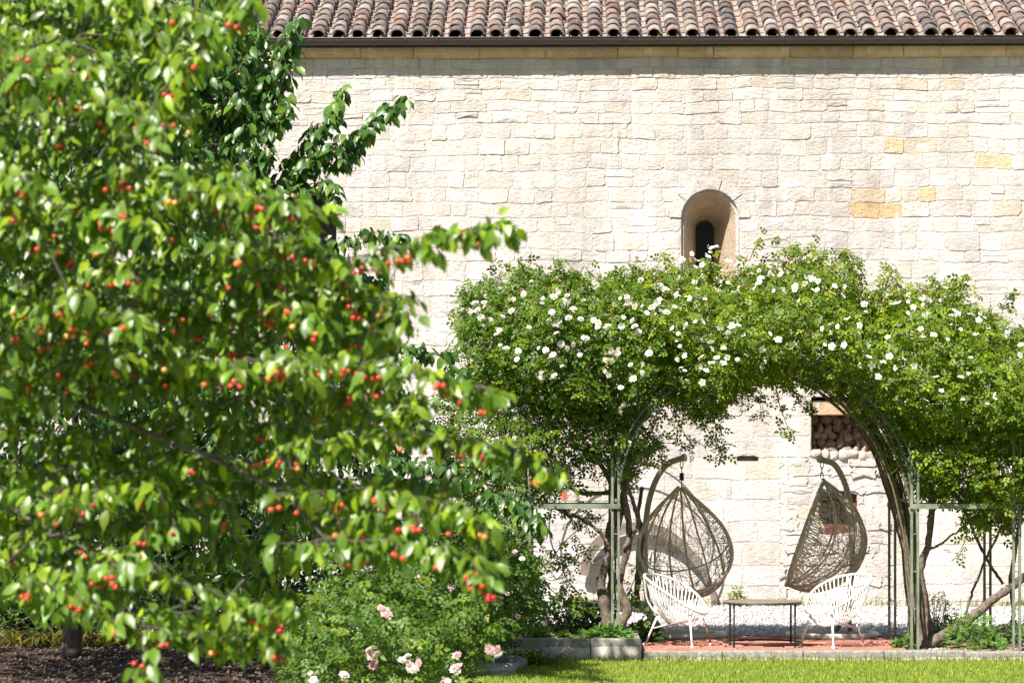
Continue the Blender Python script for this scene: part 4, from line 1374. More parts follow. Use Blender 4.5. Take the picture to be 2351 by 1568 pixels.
# ------------------------------------------------------------------ white string chairs
def string_chair(loc, yaw, label, r, rusty=False):
    """faces local +X; high at the back"""
    root = empty('string_chair', loc, label, 'chair', 'white string chairs')
    def rim(a):
        c, s = math.cos(a), math.sin(a)
        return np.array((0.315 * c + 0.01, 0.365 * s, 0.56 - 0.20 * c + 0.03 * (1 - c * c) - 0.02 * (1 - s * s)))
    V, F = tube([rim(a) for a in np.linspace(0, 2 * math.pi, 73)[:-1]], 0.0135, 8, True)
    mk('rim', xf(V, loc, yaw), F, MAT['white'], root, smooth=True)
    hub = np.array((0.02, 0, 0.245))
    hr = 0.105
    V, F = tube([hub + np.array((hr * math.cos(a), hr * .9 * math.sin(a), 0.01 * math.cos(2*a))) for a in np.linspace(0, 2 * math.pi, 33)[:-1]], 0.009, 6, True)
    mk('seat_ring', xf(V, loc, yaw), F, MAT['rust'] if rusty else MAT['white'], root, smooth=True)
    b = MB()
    N = 46
    for sgn in (-1, 1):
        for i in range(N):
            a = 2 * math.pi * i / N
            p0 = rim(a)
            a1 = a + sgn * 0.30
            p2 = hub + np.array((hr * math.cos(a1), hr * .9 * math.sin(a1), 0.0))
            m1 = p0 * 0.62 + p2 * 0.38 + np.array((0, 0, -0.085)); m2 = p0 * 0.28 + p2 * 0.72 + np.array((0, 0, -0.060))
            am = sgn * 0.07
            b.tube(smooth_line([p0, m1, m2, p2], 8), 0.0035, 4)
    for i in range(26):
        a = 2 * math.pi * i / 26
        b.tube([hub + hr * np.array((math.cos(a), .9 * math.sin(a), 0)), hub + hr * np.array((math.cos(a + 2.6), .9 * math.sin(a + 2.6), -.03))], 0.0045, 3)
    mk('cord_weave', xf(np.vstack(b.V), loc, yaw), b.F, MAT['cord'], root)['kind'] = 'stuff'
    tops = [np.array((0.235, 0.17, 0.33)), np.array((0.235, -0.17, 0.33)), np.array((-0.19, 0.0, 0.31))]
    feet = [np.array((0.30, 0.27, 0.008)), np.array((0.30, -0.27, 0.008)), np.array((-0.33, 0.0, 0.008))]
    # under-frame: from each leg top up to the rim
    for k, (t, f) in enumerate(zip(tops, feet)):
        V, F = tube([t, f], 0.0115, 8)
        leg = mk('leg', xf(V, loc, yaw), F, MAT['rust'] if (rusty and k == 0) else MAT['white'], root, smooth=True)
        V, F = tube([f + np.array((0, 0, .018)), f + np.array((0, 0, -.006))], 0.020, 8); mk('foot_cap', xf(V, loc, yaw), F, MAT['white'], leg)
    pr = [smooth_line([tops[0], rim(0.62) * .5 + tops[0] * .5 + np.array((.02, .01, -.01)), rim(0.62)], 8), smooth_line([tops[1], rim(-0.62) * .5 + tops[1] * .5 + np.array((.02, -.01, -.01)), rim(-0.62)], 8)]
    for q in pr:
        V, F = tube(q, 0.012, 6); mk('seat_support', xf(V, loc, yaw), F, MAT['white'], root, smooth=True)
    for a in (2.6, -2.6):
        V, F = tube(smooth_line([tops[2], rim(a) * .45 + tops[2] * .55 + np.array((-.05, 0, -.02)), rim(a)], 8), 0.012, 6); mk('back_support', xf(V, loc, yaw), F, MAT['white'], root, smooth=True)
    for i, j in ((0, 2), (1, 2)):
        p, q = tops[i] * .55 + feet[i] * .45, tops[j] * .55 + feet[j] * .45
        V, F = tube([tops[i] * .88 + feet[i] * .12, q], 0.0095, 6); mk('brace', xf(V, loc, yaw), F, MAT['rust'] if (rusty and i == 0) else MAT['white'], root, smooth=True)
    return root
rc = np.random.default_rng(66)
lc = G(1550, 1484, 0.014); rcx = G(1918, 1484, 0.014)
string_chair((lc[0], 29.42, 0.014), R(-24), 'white string chair with rusty seat ring facing the table', rc, True)
string_chair((rcx[0] + 0.05, 29.42, 0.014), R(214), 'white string chair with its low front towards the table, beside the pergola post', rc)

# ------------------------------------------------------------------ round table
tc = P(1751, 1486, 29.38)
tab = empty('round_table', (tc[0], 29.38, 0.014), 'low round garden table with thin dark legs between the white chairs', 'table')
b = MB()
n = 40
prof = [(0.0, 0.470), (0.405, 0.470), (0.411, 0.464), (0.408, 0.455), (0.0, 0.455)]
V, F = [], []
for rr_, zz in prof:
    for i in range(n): V.append((tc[0] + max(rr_, .001) * math.cos(2*math.pi*i/n), 29.38 + max(rr_, .001) * math.sin(2*math.pi*i/n), zz + 0.014))
for q in range(len(prof) - 1):
    for i in range(n): F.append((q*n+i, q*n+(i+1)%n, (q+1)*n+(i+1)%n, (q+1)*n+i)[::-1])
b.add(V, F); b.build('top', MAT['tabletop'], tab)
b = MB(); b.tube([(tc[0] + .400 * math.cos(a), 29.38 + .400 * math.sin(a), .462) for a in np.linspace(0, 2*math.pi, 41)[:-1]], 0.010, 6, True); b.build('apron', MAT['iron'], tab, smooth=True)
for a in (R(35), R(150), R(215), R(328)):
    b = MB(); q = (tc[0] + .375 * math.cos(a), 29.38 + .375 * math.sin(a))
    b.tube([(*q, 0.014), (*q, 0.455)], 0.0105, 8); b.build('leg', MAT['iron'], tab, smooth=True)
b = MB(); b.tube([(tc[0] + .405 * math.cos(a), 29.38 + .405 * math.sin(a), .060) for a in np.linspace(0, 2*math.pi, 49)[:-1]], 0.011, 6, True); b.build('ring', MAT['iron'], tab, smooth=True)

# ------------------------------------------------------------------ things by the wall
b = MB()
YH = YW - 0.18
arc = smooth_line([(1340,1320),(1352,1275),(1385,1235),(1430,1214),(1490,1212),(1545,1235),(1590,1275),(1620,1320),(1636,1360),(1641,1392)], 40)  # added solid arc in place of a curved shadow-coloured band on the wall
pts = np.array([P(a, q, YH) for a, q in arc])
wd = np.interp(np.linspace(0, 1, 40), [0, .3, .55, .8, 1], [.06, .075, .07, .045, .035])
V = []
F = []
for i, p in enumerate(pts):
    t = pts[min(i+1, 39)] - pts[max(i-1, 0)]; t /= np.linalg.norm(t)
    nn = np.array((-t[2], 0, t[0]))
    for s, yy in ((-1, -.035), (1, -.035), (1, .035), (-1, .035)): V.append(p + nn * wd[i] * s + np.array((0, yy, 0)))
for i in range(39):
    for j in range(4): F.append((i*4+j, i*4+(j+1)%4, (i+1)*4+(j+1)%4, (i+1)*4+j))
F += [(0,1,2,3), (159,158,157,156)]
o = mk('shadow_arc', V, F, MAT['timber_and_shadow'], base=True); tag(o, 'added brown arc standing in for a shadow-coloured band on the wall behind the hanging chair', 'timber_and_shadow')
hp = smooth_line([(1240,1420),(1310,1330),(1270,1260),(1262,1190),(1290,1120),(1360,1068),(1440,1058),(1500,1070),(1560,1105),(1605,1160),(1637,1240),(1625,1310),(1580,1350),(1535,1378),(1470,1390),(1400,1391)], 90)
V, F = tube([P(a, min(q, 1392), YW - 0.32 - 0.12 * (q > 1330)) for a, q in hp], 0.013, 7)
o = mk('garden_hose', V, F, MAT['hose'], smooth=True, base=True); tag(o, 'blue-grey hose sprung into a wide loop against the wall', 'hose')
b = MB()
for k in range(4):
    c = P(1470, 1386, 37.6)
    rr_ = 0.62 - 0.03 * k
    V, F = tube([(c[0] - .25 + rr_ * math.cos(a), 37.6 + rr_ * .8 * math.sin(a), 0.025 + 0.03 * k + .012 * math.sin(3 * a + k)) for a in np.linspace(0, 2*math.pi, 50)[:-1]], 0.022, 6, True)
    b.add(V, F)
o = b.build('hose_coil', MAT['iron'], None, True, True); tag(o, 'dark coil of pipe lying on the white gravel near the wall', 'hose')
# terracotta urn half hidden by the bush
uc = P(1122, 1390, 37.2)
prof = [(.0,.0),(.22,.0),(.25,.03),(.24,.08),(.29,.25),(.35,.5),(.37,.7),(.345,.86),(.31,.93),(.36,.96),(.37,1.0),(.36,1.03),(.31,1.03),(.29,.95),(.0,.93)]
ux = uc[0]
def lathe(prof, c, n=32):
    V, F = [], []
    for rr_, zz in prof:
        for i in range(n): V.append((c[0] + max(rr_, 1e-3) * math.cos(2*math.pi*i/n), c[1] + max(rr_, 1e-3) * math.sin(2*math.pi*i/n), c[2] + zz))
    for q in range(len(prof) - 1):
        for i in range(n): F.append((q*n+i, q*n+(i+1)%n, (q+1)*n+(i+1)%n, (q+1)*n+i))
    return V, F
urn = empty('terracotta_urn', (ux, 37.2, 0), 'large terracotta urn by the wall half hidden by the pink roses', 'urn')
V, F = lathe(prof, (ux, 37.2, 0.0)); mk('body', V, F, MAT['terracotta'], urn, smooth=True)
for zz, rr_ in ((.30, .305), (.34, .316), (.72, .37), (.76, .367)):
    V, F = tube([(ux + rr_ * math.cos(a), 37.2 + rr_ * math.sin(a), zz) for a in np.linspace(0, 2*math.pi, 40)[:-1]], 0.012, 6, True); mk('band', V, F, MAT['terracotta'], urn, smooth=True)

# ------------------------------------------------------------------ grass, gravel stones, weeds
def blades(parent, name, pts, h, w, r, base, mat='grass', lean=0.45, seg=2, kind='stuff', yellow=0.2):
    n = len(pts)
    a = r.random(n) * 2 * math.pi
    hh = h * (0.5 + 0.8 * r.random(n))
    ln = lean * np.abs(r.normal(0, 1, n))
    d = np.column_stack([np.cos(a), np.sin(a), np.zeros(n)])
    s = np.column_stack([-np.sin(a + r.normal(0, .6, n)), np.cos(a), np.zeros(n)]) * (w * (0.6 + .8 * r.random(n)))[:, None]
    m = pts + d * (hh * ln * .35)[:, None] + np.array((0, 0, 1)) * (hh * .6)[:, None]
    t = pts + d * (hh * ln)[:, None] + np.array((0, 0, 1)) * (hh * (1 - .25 * np.minimum(ln, 2)))[:, None]
    V = np.stack([pts - s, pts + s, m - s * .8, m + s * .8, t], axis=1).reshape(-1, 3)
    F = (np.array([(0,1,3),(0,3,2),(2,3,4)])[None] + (np.arange(n) * 5)[:, None, None]).reshape(-1, 3)
    tt = np.repeat(tints(n, r, base, 0.5, yellow), 5, axis=0)
    o = mk(name, V, F, MAT[mat], parent, tt)
    if kind: o['kind'] = kind
    return o
rg = np.random.default_rng(91)
n = 62000
X0, X1 = P(1100, 0, 26.5)[0], P(2480, 0, 28.5)[0]
gp = np.column_stack([X0 + (X1 - X0) * rg.random(n), 24.6 + (YK - 24.62) * rg.random(n) ** 0.8, np.full(n, ZL)])
gp = gp[(gp[:, 0] > -0.9 + 0.35 * np.sin(gp[:, 1] * 1.7))]
g = blades(None, 'grass', gp, 0.042, 0.0028, rg, (0.21, 0.30, 0.055), yellow=0.22)
tag(g, 'short sunlit lawn grass in front of the kerb', 'grass')
n = 1500
ep = np.column_stack([X0 + (X1 - X0) * rg.random(n), YK - 0.03 - 0.07 * rg.random(n), np.full(n, ZL)])
g = blades(None, 'grass', ep, 0.09, 0.003, rg, (0.15, 0.19, 0.04), yellow=0.35)
tag(g, 'longer grass tufts along the foot of the kerb', 'grass')
n = 2600
ep = np.column_stack([-9 + 17 * rg.random(n), YW - 0.06 - 0.28 * rg.random(n) ** 1.5, np.full(n, -0.004)])
ep = ep[rg.random(len(ep)) < 0.35 + 0.65 * (np.sin(ep[:, 0] * 2.3) > 0)]
g = blades(None, 'grass', ep, 0.13, 0.006, rg, (0.14, 0.17, 0.045), yellow=0.4)
tag(g, 'dry yellowish grass growing along the foot of the stone wall', 'grass')
def pebbles(name, n, box, z, size, r, base, label):
    p = np.column_stack([box[0] + (box[1] - box[0]) * r.random(n), box[2] + (box[3] - box[2]) * r.random(n), np.full(n, z)])
    T = np.array([(1,0,0),(0,1,0),(-1,0,0),(0,-1,0),(0,0,.8),(0,0,-.6)], float)
    TF = np.array([(0,1,4),(1,2,4),(2,3,4),(3,0,4),(1,0,5),(2,1,5),(3,2,5),(0,3,5)])
    ax = r.normal(0, 1, (n, 3)); ax[:, 2] *= .3
    Rm = frames(ax, np.tile((0, 0, 1.0), (n, 1)) + r.normal(0, .3, (n, 3)))
    V, F = scatter(T, TF, p, Rm, size * (0.5 + 1.2 * r.random(n) ** 2))
    t = np.repeat(np.array(base) * (0.6 + 0.6 * r.random((n, 1))), 6, axis=0)
    o = mk(name, V, F, MAT['pebble'], None, t); tag(o, label, 'gravel', kind='stuff')
pebbles('gravel', 15000, (-6, 7, YB + 0.12, YW - 0.3), 0.004, 0.020, rg, (0.62, 0.60, 0.58), 'loose white gravel on the path along the wall')
pebbles('gravel', 1500, (xT1 + .05, 7.5, YK + 0.2, YB), 0.0, 0.016, rg, (0.45, 0.38, 0.32), 'small stones scattered on the reddish flower bed soil')
pebbles('litter', 5000, (-8, -1.9, 24.5, 31.5), -0.045, 0.020, rg, (0.10, 0.066, 0.045), 'dry leaf litter and clods on the dark soil under the cherry trees')
pebbles('litter', 400, (xp0 + .05, xp1 - .2, YK + .15, YK + 2.3), PZ - .03, 0.014, rg, (0.34, 0.27, 0.21), 'crumbs of soil and stones in the raised bed')

n = 170
pp = np.column_stack([X0 + 1 + (X1 - X0 - 1) * rg.random(n), 25.5 + 5.5 * rg.random(n) ** .7, np.zeros(n)])
pp[:, 2] = np.where(pp[:, 1] < YK, ZL + .035, .018)
pp = pp[(pp[:, 1] < YK - .03) | ((pp[:, 1] > YK + .2) & (pp[:, 0] > xT0 + .05))]
V, F = scatter(SLEAF * (1, 1, .6), SLEAFF, pp, frames(rg.normal(0, 1, (len(pp), 3)) * (1, 1, .15), np.tile((0, -.2, 1.0), (len(pp), 1))), .022)
o = mk('petals', V, F, MAT['petal'], None, np.tile((.82, .80, .78), (len(V), 1))); tag(o, 'fallen white rose petals on the lawn and bricks', 'petals', kind='stuff')
# ------------------------------------------------------------------ small plants
def leafy_plant(name, loc, n, rad, h, size, base, label, cat, r, group=None, mat='rleaf', stems=True, T=SLEAF, TF=SLEAFF, yellow=.1):
    root = empty(name, loc, label, cat, group)
    u = rnd_unit(n, r); u[:, 2] = np.abs(u[:, 2])
    q = np.asarray(loc) + u * np.array((rad, rad * .8, h)) * (0.35 + 0.65 * r.random((n, 1)) ** .5)
    nrm = u * .8 + np.array((-.1, -.3, .7)) + r.normal(0, .35, (n, 3))
    ax = u + r.normal(0, .5, (n, 3)); ax[:, 2] -= .2
    V, F = scatter(T, TF, q, frames(ax, nrm), size * (.6 + .8 * r.random(n)))
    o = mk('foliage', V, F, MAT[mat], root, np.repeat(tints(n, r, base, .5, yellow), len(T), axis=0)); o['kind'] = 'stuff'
    if stems:
        b = MB()
        for i in range(min(n, 26)):
            e = q[r.integers(n)]
            b.tube(smooth_line([np.asarray(loc) + r.normal(0, .02, 3) * (1, 1, 0), (np.asarray(loc) + e) / 2 + r.normal(0, .03, 3), e], 6), np.linspace(.005, .002, 6) * (1 + rad), 3)
        b.build('stems', MAT['cane'], root)['kind'] = 'stuff'
    return root
rp = np.random.default_rng(120)
GC = 'leafy ground cover in the raised bed'
for px, Yp, rad, lab in ((1395, 28.86, .20, 'bright green leafy plant in the raised bed just left of the pergola post foot'), (1425, 28.88, .13, 'small bright green leafy plant at the corner of the raised bed'), (1345, 28.9, .10, 'low sparse leafy plant in the middle of the raised bed'),
                   (1290, 28.9, .08, 'tiny weed rosette near the front edge of the raised bed'), (1235, 28.88, .12, 'low silvery leafy plant at the bush end of the raised bed')):
    c = P(px, 1440, Yp)
    leafy_plant('ground_cover_plant', (c[0], Yp, PZ - .03), int(420 * rad / .2), rad, rad * .75, 0.06, (0.105, 0.20, 0.045), lab, 'plant', rp, GC, T=SLEAF)
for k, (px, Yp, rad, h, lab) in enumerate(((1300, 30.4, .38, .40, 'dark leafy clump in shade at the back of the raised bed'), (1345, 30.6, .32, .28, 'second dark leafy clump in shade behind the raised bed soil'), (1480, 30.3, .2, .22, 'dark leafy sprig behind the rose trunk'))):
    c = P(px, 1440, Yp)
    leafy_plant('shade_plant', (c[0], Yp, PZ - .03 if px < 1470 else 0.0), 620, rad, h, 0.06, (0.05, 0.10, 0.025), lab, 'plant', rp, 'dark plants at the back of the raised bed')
for px, Yp, rad, h, n, lab in ((2235, 29.15, .30, .36, 520, 'young green rose shoots at the foot of the leaning rose trunk'), (2150, 31.5, .28, .50, 420, 'leafy shrub behind the pergola posts near the gravel'), (2345, 29.6, .2, .3, 240, 'small leafy shrub by the outermost pergola post'),
                              (2075, 29.2, .12, .12, 200, 'low green weeds beside the paired pergola bars at the terrace edge'), (2270, 29.4, .16, .14, 160, 'low weeds in the flower bed by the outer posts'), (2180, 31.0, .25, .25, 260, 'weeds in the shade between the rear pergola posts')):
    c = P(px, 1440, Yp)
    leafy_plant('bed_plant', (c[0], Yp, -0.005), n, rad, h, 0.055, (0.10, 0.20, 0.035), lab, 'plant', rp, 'plants in the flower bed', T=CLEAF if h > .3 else SLEAF, TF=CLEAFF if h > .3 else SLEAFF)
for px, rad, h, lab in ((1692, .10, .26, 'single upright weed at the wall foot above the table'), (1500, .12, .14, 'weed tuft at the wall foot behind the white chair'), (1330, .14, .14, 'weed tuft at the wall foot behind the raised bed'), (1405, .08, .10, 'tiny weed at the wall foot left of the chair stand')):
    c = P(px, 1388, YW - .25)
    leafy_plant('wall_weed', (c[0], YW - .25, -.004), 90, rad, h, 0.07, (0.14, 0.20, 0.04), lab, 'weed', rp, 'weeds at the wall foot')

def strap_clump(name, loc, n, L, r, base, label, spread=0.0, w=0.011, group=None, dirx=0.0):
    root = empty(name, loc, label, 'plant', group)
    V, F, T = [], [], []
    for i in range(n):
        a = r.random() * 2 * math.pi
        d = np.array((math.cos(a) + dirx, math.sin(a) * .8, 0)); d /= np.linalg.norm(d)
        s = np.array((-d[1], d[0], 0)) * w * (.6 + .8 * r.random())
        l = L * (.55 + .6 * r.random())
        b0 = np.asarray(loc) + np.array((r.normal(0, .05 + spread), r.normal(0, .05 + spread * .5), 0))
        rise = .25 + .5 * r.random()
        k = len(V)
        c = np.array(base) * (.6 + .8 * r.random())
        if r.random() < .35: c = c * np.array((1.9, 1.35, .8))
        for q in range(6):
            f = q / 5
            p = b0 + d * l * f * (1 - .15 * f) + np.array((0, 0, l * rise * 2.4 * f * (1 - f * .92) * .75 + .01))
            ww = s * (1 - f ** 3) + s * .05
            V += [p - ww, p + ww]; T += [c, c]
        for q in range(5):
            F.append((k + 2*q, k + 2*q + 1, k + 2*q + 3, k + 2*q + 2))
    mk('blades', np.array(V), np.array(F), MAT['grass'], root, np.array(T))['kind'] = 'stuff'
    return root
c = G(1185, 1528, ZL)
strap_clump('daylily', (c[0], 27.9, ZL), 230, 0.50, rp, (0.125, 0.175, 0.028), 'yellow-green daylily clump spilling onto the lawn beside the raised bed', 0.10, dirx=.35)
for k, (px, Yp, lab) in enumerate(((60, 30.4, 'flattened yellowing strap-leaf clump at the soil edge left of the dark trunk'), (270, 30.6, 'strap-leaf clump in shade just right of the dark trunk'), (430, 30.6, 'dark strap-leaf clump under the hanging cherry branch'), (560, 30.2, 'straw-coloured strap-leaf clump near the foot of the rose bush'))):
    c = P(px, 1450, Yp)
    strap_clump('daylily', (c[0], Yp, -.06), 170, 0.55, rp, (0.11, 0.12, 0.03), lab, 0.30, group='strap-leaf clumps under the trees')
# rocks edging the lawn
for k, (px, py, Yp, s, lab) in enumerate(((1165, 1538, 27.4, (.16, .15, .085), 'pale weathered rock, upper of the two at the lawn edge'), (1135, 1561, 26.5, (.19, .16, .075), 'pale weathered rock at the bottom of the picture by the lawn'))):
    c = P(px, py, Yp)
    me = rock_mesh('rock', rp, MAT['rock'], np.array((0.40, 0.375, 0.35)), 3, .22)
    o = inst('rock', me, Matrix.Translation((c[0], Yp, ZL + s[2] * .7)) @ Matrix.Rotation(.4 * k, 4, 'Z') @ Matrix.Diagonal((*s, 1)), None)
    tag(o, lab, 'rock', 'rocks at the lawn edge')

# dark evergreen shrubs under and behind the trees
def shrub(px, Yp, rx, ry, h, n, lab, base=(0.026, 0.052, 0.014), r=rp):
    c = P(px, 1400, Yp)
    root = empty('evergreen_shrub', (c[0], Yp, -.06), lab, 'shrub', 'dark shrubs behind the cherry trees')
    u = rnd_unit(n, r); u[:, 2] = np.abs(u[:, 2])
    k = 0.55 + .45 * r.random((n, 1)) ** .35
    lump = 1 + .16 * np.sin(u[:, :1] * 7 + 1) * np.sin(u[:, 2:] * 6 + px)
    q = np.array((c[0], Yp, -.02)) + u * np.array((rx, ry, h)) * k * lump
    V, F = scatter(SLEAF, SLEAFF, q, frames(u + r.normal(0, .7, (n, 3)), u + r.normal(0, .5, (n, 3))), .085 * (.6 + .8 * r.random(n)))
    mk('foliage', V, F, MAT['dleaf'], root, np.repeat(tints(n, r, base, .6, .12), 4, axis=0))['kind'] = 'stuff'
    b = MB()
    for i in range(14):
        e = q[r.integers(n)]
        b.tube(smooth_line([(c[0] + r.normal(0, .08), Yp + r.normal(0, .08), -.06), (c[0] * .5 + e[0] * .5 + r.normal(0, .1), Yp * .5 + e[1] * .5, e[2] * .5), e], 7), np.linspace(.03, .008, 7), 4)
    b.build('stem', MAT['rbark'], root)['kind'] = 'stuff'
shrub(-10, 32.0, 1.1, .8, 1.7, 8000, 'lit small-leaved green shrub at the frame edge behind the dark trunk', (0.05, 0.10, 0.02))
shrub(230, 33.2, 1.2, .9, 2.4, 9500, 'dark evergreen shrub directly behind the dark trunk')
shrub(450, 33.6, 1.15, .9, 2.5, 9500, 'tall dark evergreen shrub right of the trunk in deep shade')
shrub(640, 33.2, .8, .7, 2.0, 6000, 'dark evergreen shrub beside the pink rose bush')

# ------------------------------------------------------------------ trees
def grow(base_paths, targets, r, step=0.12, sag=0.05):
    """nodes joined to their nearest neighbours; returns positions, parents"""
    pos, par = [], []
    for path in base_paths:
        prev = -1
        for i, p in enumerate(path):
            if i == 0 and pos:
                prev = int(np.linalg.norm(np.array(pos) - p, axis=1).argmin())
                if np.linalg.norm(pos[prev] - p) < 0.02: continue
            pos.append(np.array(p)); par.append(prev); prev = len(pos) - 1
    tips = []
    root = pos[0]
    A = np.array(pos)
    order = np.argsort([np.linalg.norm(A - t, axis=1).min() for t in targets])
    for k in order:
        t = targets[k]
        d = np.linalg.norm(A - t, axis=1)
        j = int(d.argmin())
        n = max(1, int(d[j] / step))
        prev = j
        a = A[j]
        new = []
        for q in range(1, n + 1):
            f = q / n
            p = a + (t - a) * f + np.array((0, 0, sag * d[j] * math.sin(math.pi * f))) + (r.normal(0, .012, 3) if q < n else 0)
            pos.append(p); par.append(prev); prev = len(pos) - 1
            new.append(p)
        A = np.vstack([A, new])
        tips.append(prev)
    return np.array(pos), np.array(par), tips

def limbs(pos, par, tips, r0, mat, name, parent, k=6, expo=0.66, rmin=0.0028, trunk_r=None):
    n = len(pos)
    w = np.zeros(n)
    w[tips] += 1
    for i in range(n - 1, 0, -1):
        w[par[i]] += w[i]
    mx_ = np.zeros(n)
    rad = rmin + r0 * (w / max(w.max(), 1)) ** expo * (w > 0) + (w == 0) * .002
    for i in range(n - 1, 0, -1): mx_[par[i]] = max(mx_[par[i]], min(rad[i], 1.09 * mx_[i] if mx_[i] > 0 else rad[i]))
    rad = np.where(mx_ > 0, np.minimum(rad, 1.09 * mx_), rad)
    if trunk_r: rad[:16] = np.maximum(rad[:16], np.linspace(trunk_r * 1.2, trunk_r * .7, 16))
    kids = [[] for _ in range(n)]
    for i in range(1, n): kids[par[i]].append(i)
    b = MB()
    stack = [(0, None)]
    while stack:
        s, prev = stack.pop()
        line = [] if prev is None else [prev]
        cur = s
        while True:
            line.append(cur)
            if not kids[cur]: break
            ks = sorted(kids[cur], key=lambda q: -w[q])
            for q in ks[1:]: stack.append((q, cur))
            cur = ks[0]
        if len(line) > 1:
            rr_ = rad[line].copy()
            if prev is not None: rr_[0] = rr_[1]
            b.tube(pos[line], rr_, k if rr_.max() > .012 else 4)
    return b.build(name, mat, parent, smooth=True, tint=False)

def drooping_leaves(tipP, r, n_lo, n_hi, spread, size):
    """leaf bunches that hang from twig ends: base points, frames, sizes"""
    pos, ax, nr_ = [], [], []
    for p in tipP:
        m = r.integers(n_lo, n_hi + 1)
        o = rnd_unit(m, r)
        pos.append(p + o * spread * r.random((m, 1)))
        a = o * np.array((1, 1, .3)) * .75 + np.array((0, 0, -.75)) + r.normal(0, .25, (m, 3))
        ax.append(a)
        nr_.append(o * np.array((.7, .7, .2)) + np.array((-.15, -.55, .55)) + r.normal(0, .35, (m, 3)))
    pos, ax, nr_ = np.vstack(pos), np.vstack(ax), np.vstack(nr_)
    return pos, frames(ax, nr_), size * (.65 + .6 * r.random(len(pos)))

_bm = bmesh.new(); bmesh.ops.create_icosphere(_bm, subdivisions=1, radius=1)
CHV = np.array([v.co[:] for v in _bm.verts]); CHF = [tuple(v.index for v in f.verts) for f in _bm.faces]; _bm.free()
CHC = [(.55, .05, .025)]
def cherry_meshes(cols):
    out = []
    bm = bmesh.new(); bmesh.ops.create_icosphere(bm, subdivisions=2, radius=1)
    V = np.array([v.co[:] for v in bm.verts]); F = np.array([[v.index for v in f.verts] for f in bm.faces]); bm.free()
    V[:, 2] *= .95
    V[:, 2] -= .18 * np.exp(-(V[:, 0] ** 2 + V[:, 1] ** 2) / .08) * (V[:, 2] > 0)
    for c in cols: out.append(raw_mesh('cherry', V, F, MAT['cherry'], np.tile(c, (len(V), 1)), True))
    return out

def tree(root, pos, par, tips, r, r0, leaf_n, leaf_size, base, yellow, n_obj, cherries, fruit_n, fruit_r, name_fruit, trunk_r=None, spread=.06, vis=None, expo=.66):
    limbs(pos, par, tips, r0, MAT['bark'], 'trunk', root, expo=expo, trunk_r=trunk_r)
    tp = pos[tips]
    lp, lR, ls = drooping_leaves(tp, r, *leaf_n, spread, leaf_size)
    n = len(lp)
    t = tints(n, r, base, .85, yellow)
    score = lp[:, 1] * 1.0 - ls * 8 + (0 if vis is None else 100 * ~vis(lp))
    order = np.argsort(score)
    big, rest_ = order[:n_obj], order[n_obj:]
    V, F = scatter(LEAF, LEAFF, lp[rest_], lR[rest_], ls[rest_])
    o = mk('crown', V, F, MAT['leaf'], root, np.repeat(t[rest_], len(LEAF), axis=0), True); o['kind'] = 'stuff'
    var = [raw_mesh('leaf', LEAF, LEAFF, MAT['leaf'], np.tile(c, (len(LEAF), 1)), True) for c in tints(8, r, base, .5, .2)]
    for i in big:
        inst('leaf', var[r.integers(8)], mat4(lp[i], lR[i], ls[i]), root)
    # fruit
    st = MB(); late = MB(); nf = 0
    ok = np.arange(len(tp)) if vis is None else np.where(vis(tp))[0]
    ok = ok[np.argsort(tp[ok, 1] + r.normal(0, .5, len(ok)))][:fruit_n * 3]
    q = r.choice(ok, fruit_n, replace=False)
    for i in q:
        m = r.integers(1, 4)
        a = tp[i] + r.normal(0, .012, 3)
        cm = cherries[r.integers(len(cherries))]
        for z in range(m):
            off = r.normal(0, .016, 3); off[2] = -.045 - .025 * r.random(); off[1] -= .015 + .05 * r.random()
            e = a + off
            if r.random() < .25: cm = cherries[r.integers(len(cherries))]
            nf += 1
            if nf > 300:
                late.add(CHV * fruit_r + e, CHF, CHC[cherries.index(cm) if False else 0] if len(cherries) > 4 else (.5, .4, .06))
            else: inst(name_fruit, cm, Matrix.Translation(Vector(e)) @ Matrix.Scale(fruit_r * (.85 + .3 * r.random()), 4), root)
            st.tube(smooth_line([a, (a + e) / 2 + np.array((.006, 0, .006)), e], 5), .0014, 3)
    if late.n: late.build('cherries', MAT['cherry'], root, True)['kind'] = 'stuff'
    st.build('fruit_stalks', MAT['cane'], root)['kind'] = 'stuff'

def line_targets(l, Y0, Y1, gap, sig, r):
    p = np.array(l, float)
    L = np.linalg.norm(np.diff(p, axis=0), axis=1).sum()
    n = max(3, int(L / gap))
    s = smooth_line(p, n)
    return [P(a + r.normal(0, sig), b + r.normal(0, sig), Y) for (a, b), Y in zip(s, np.linspace(Y0, Y1, n) + r.normal(0, .08, n))]

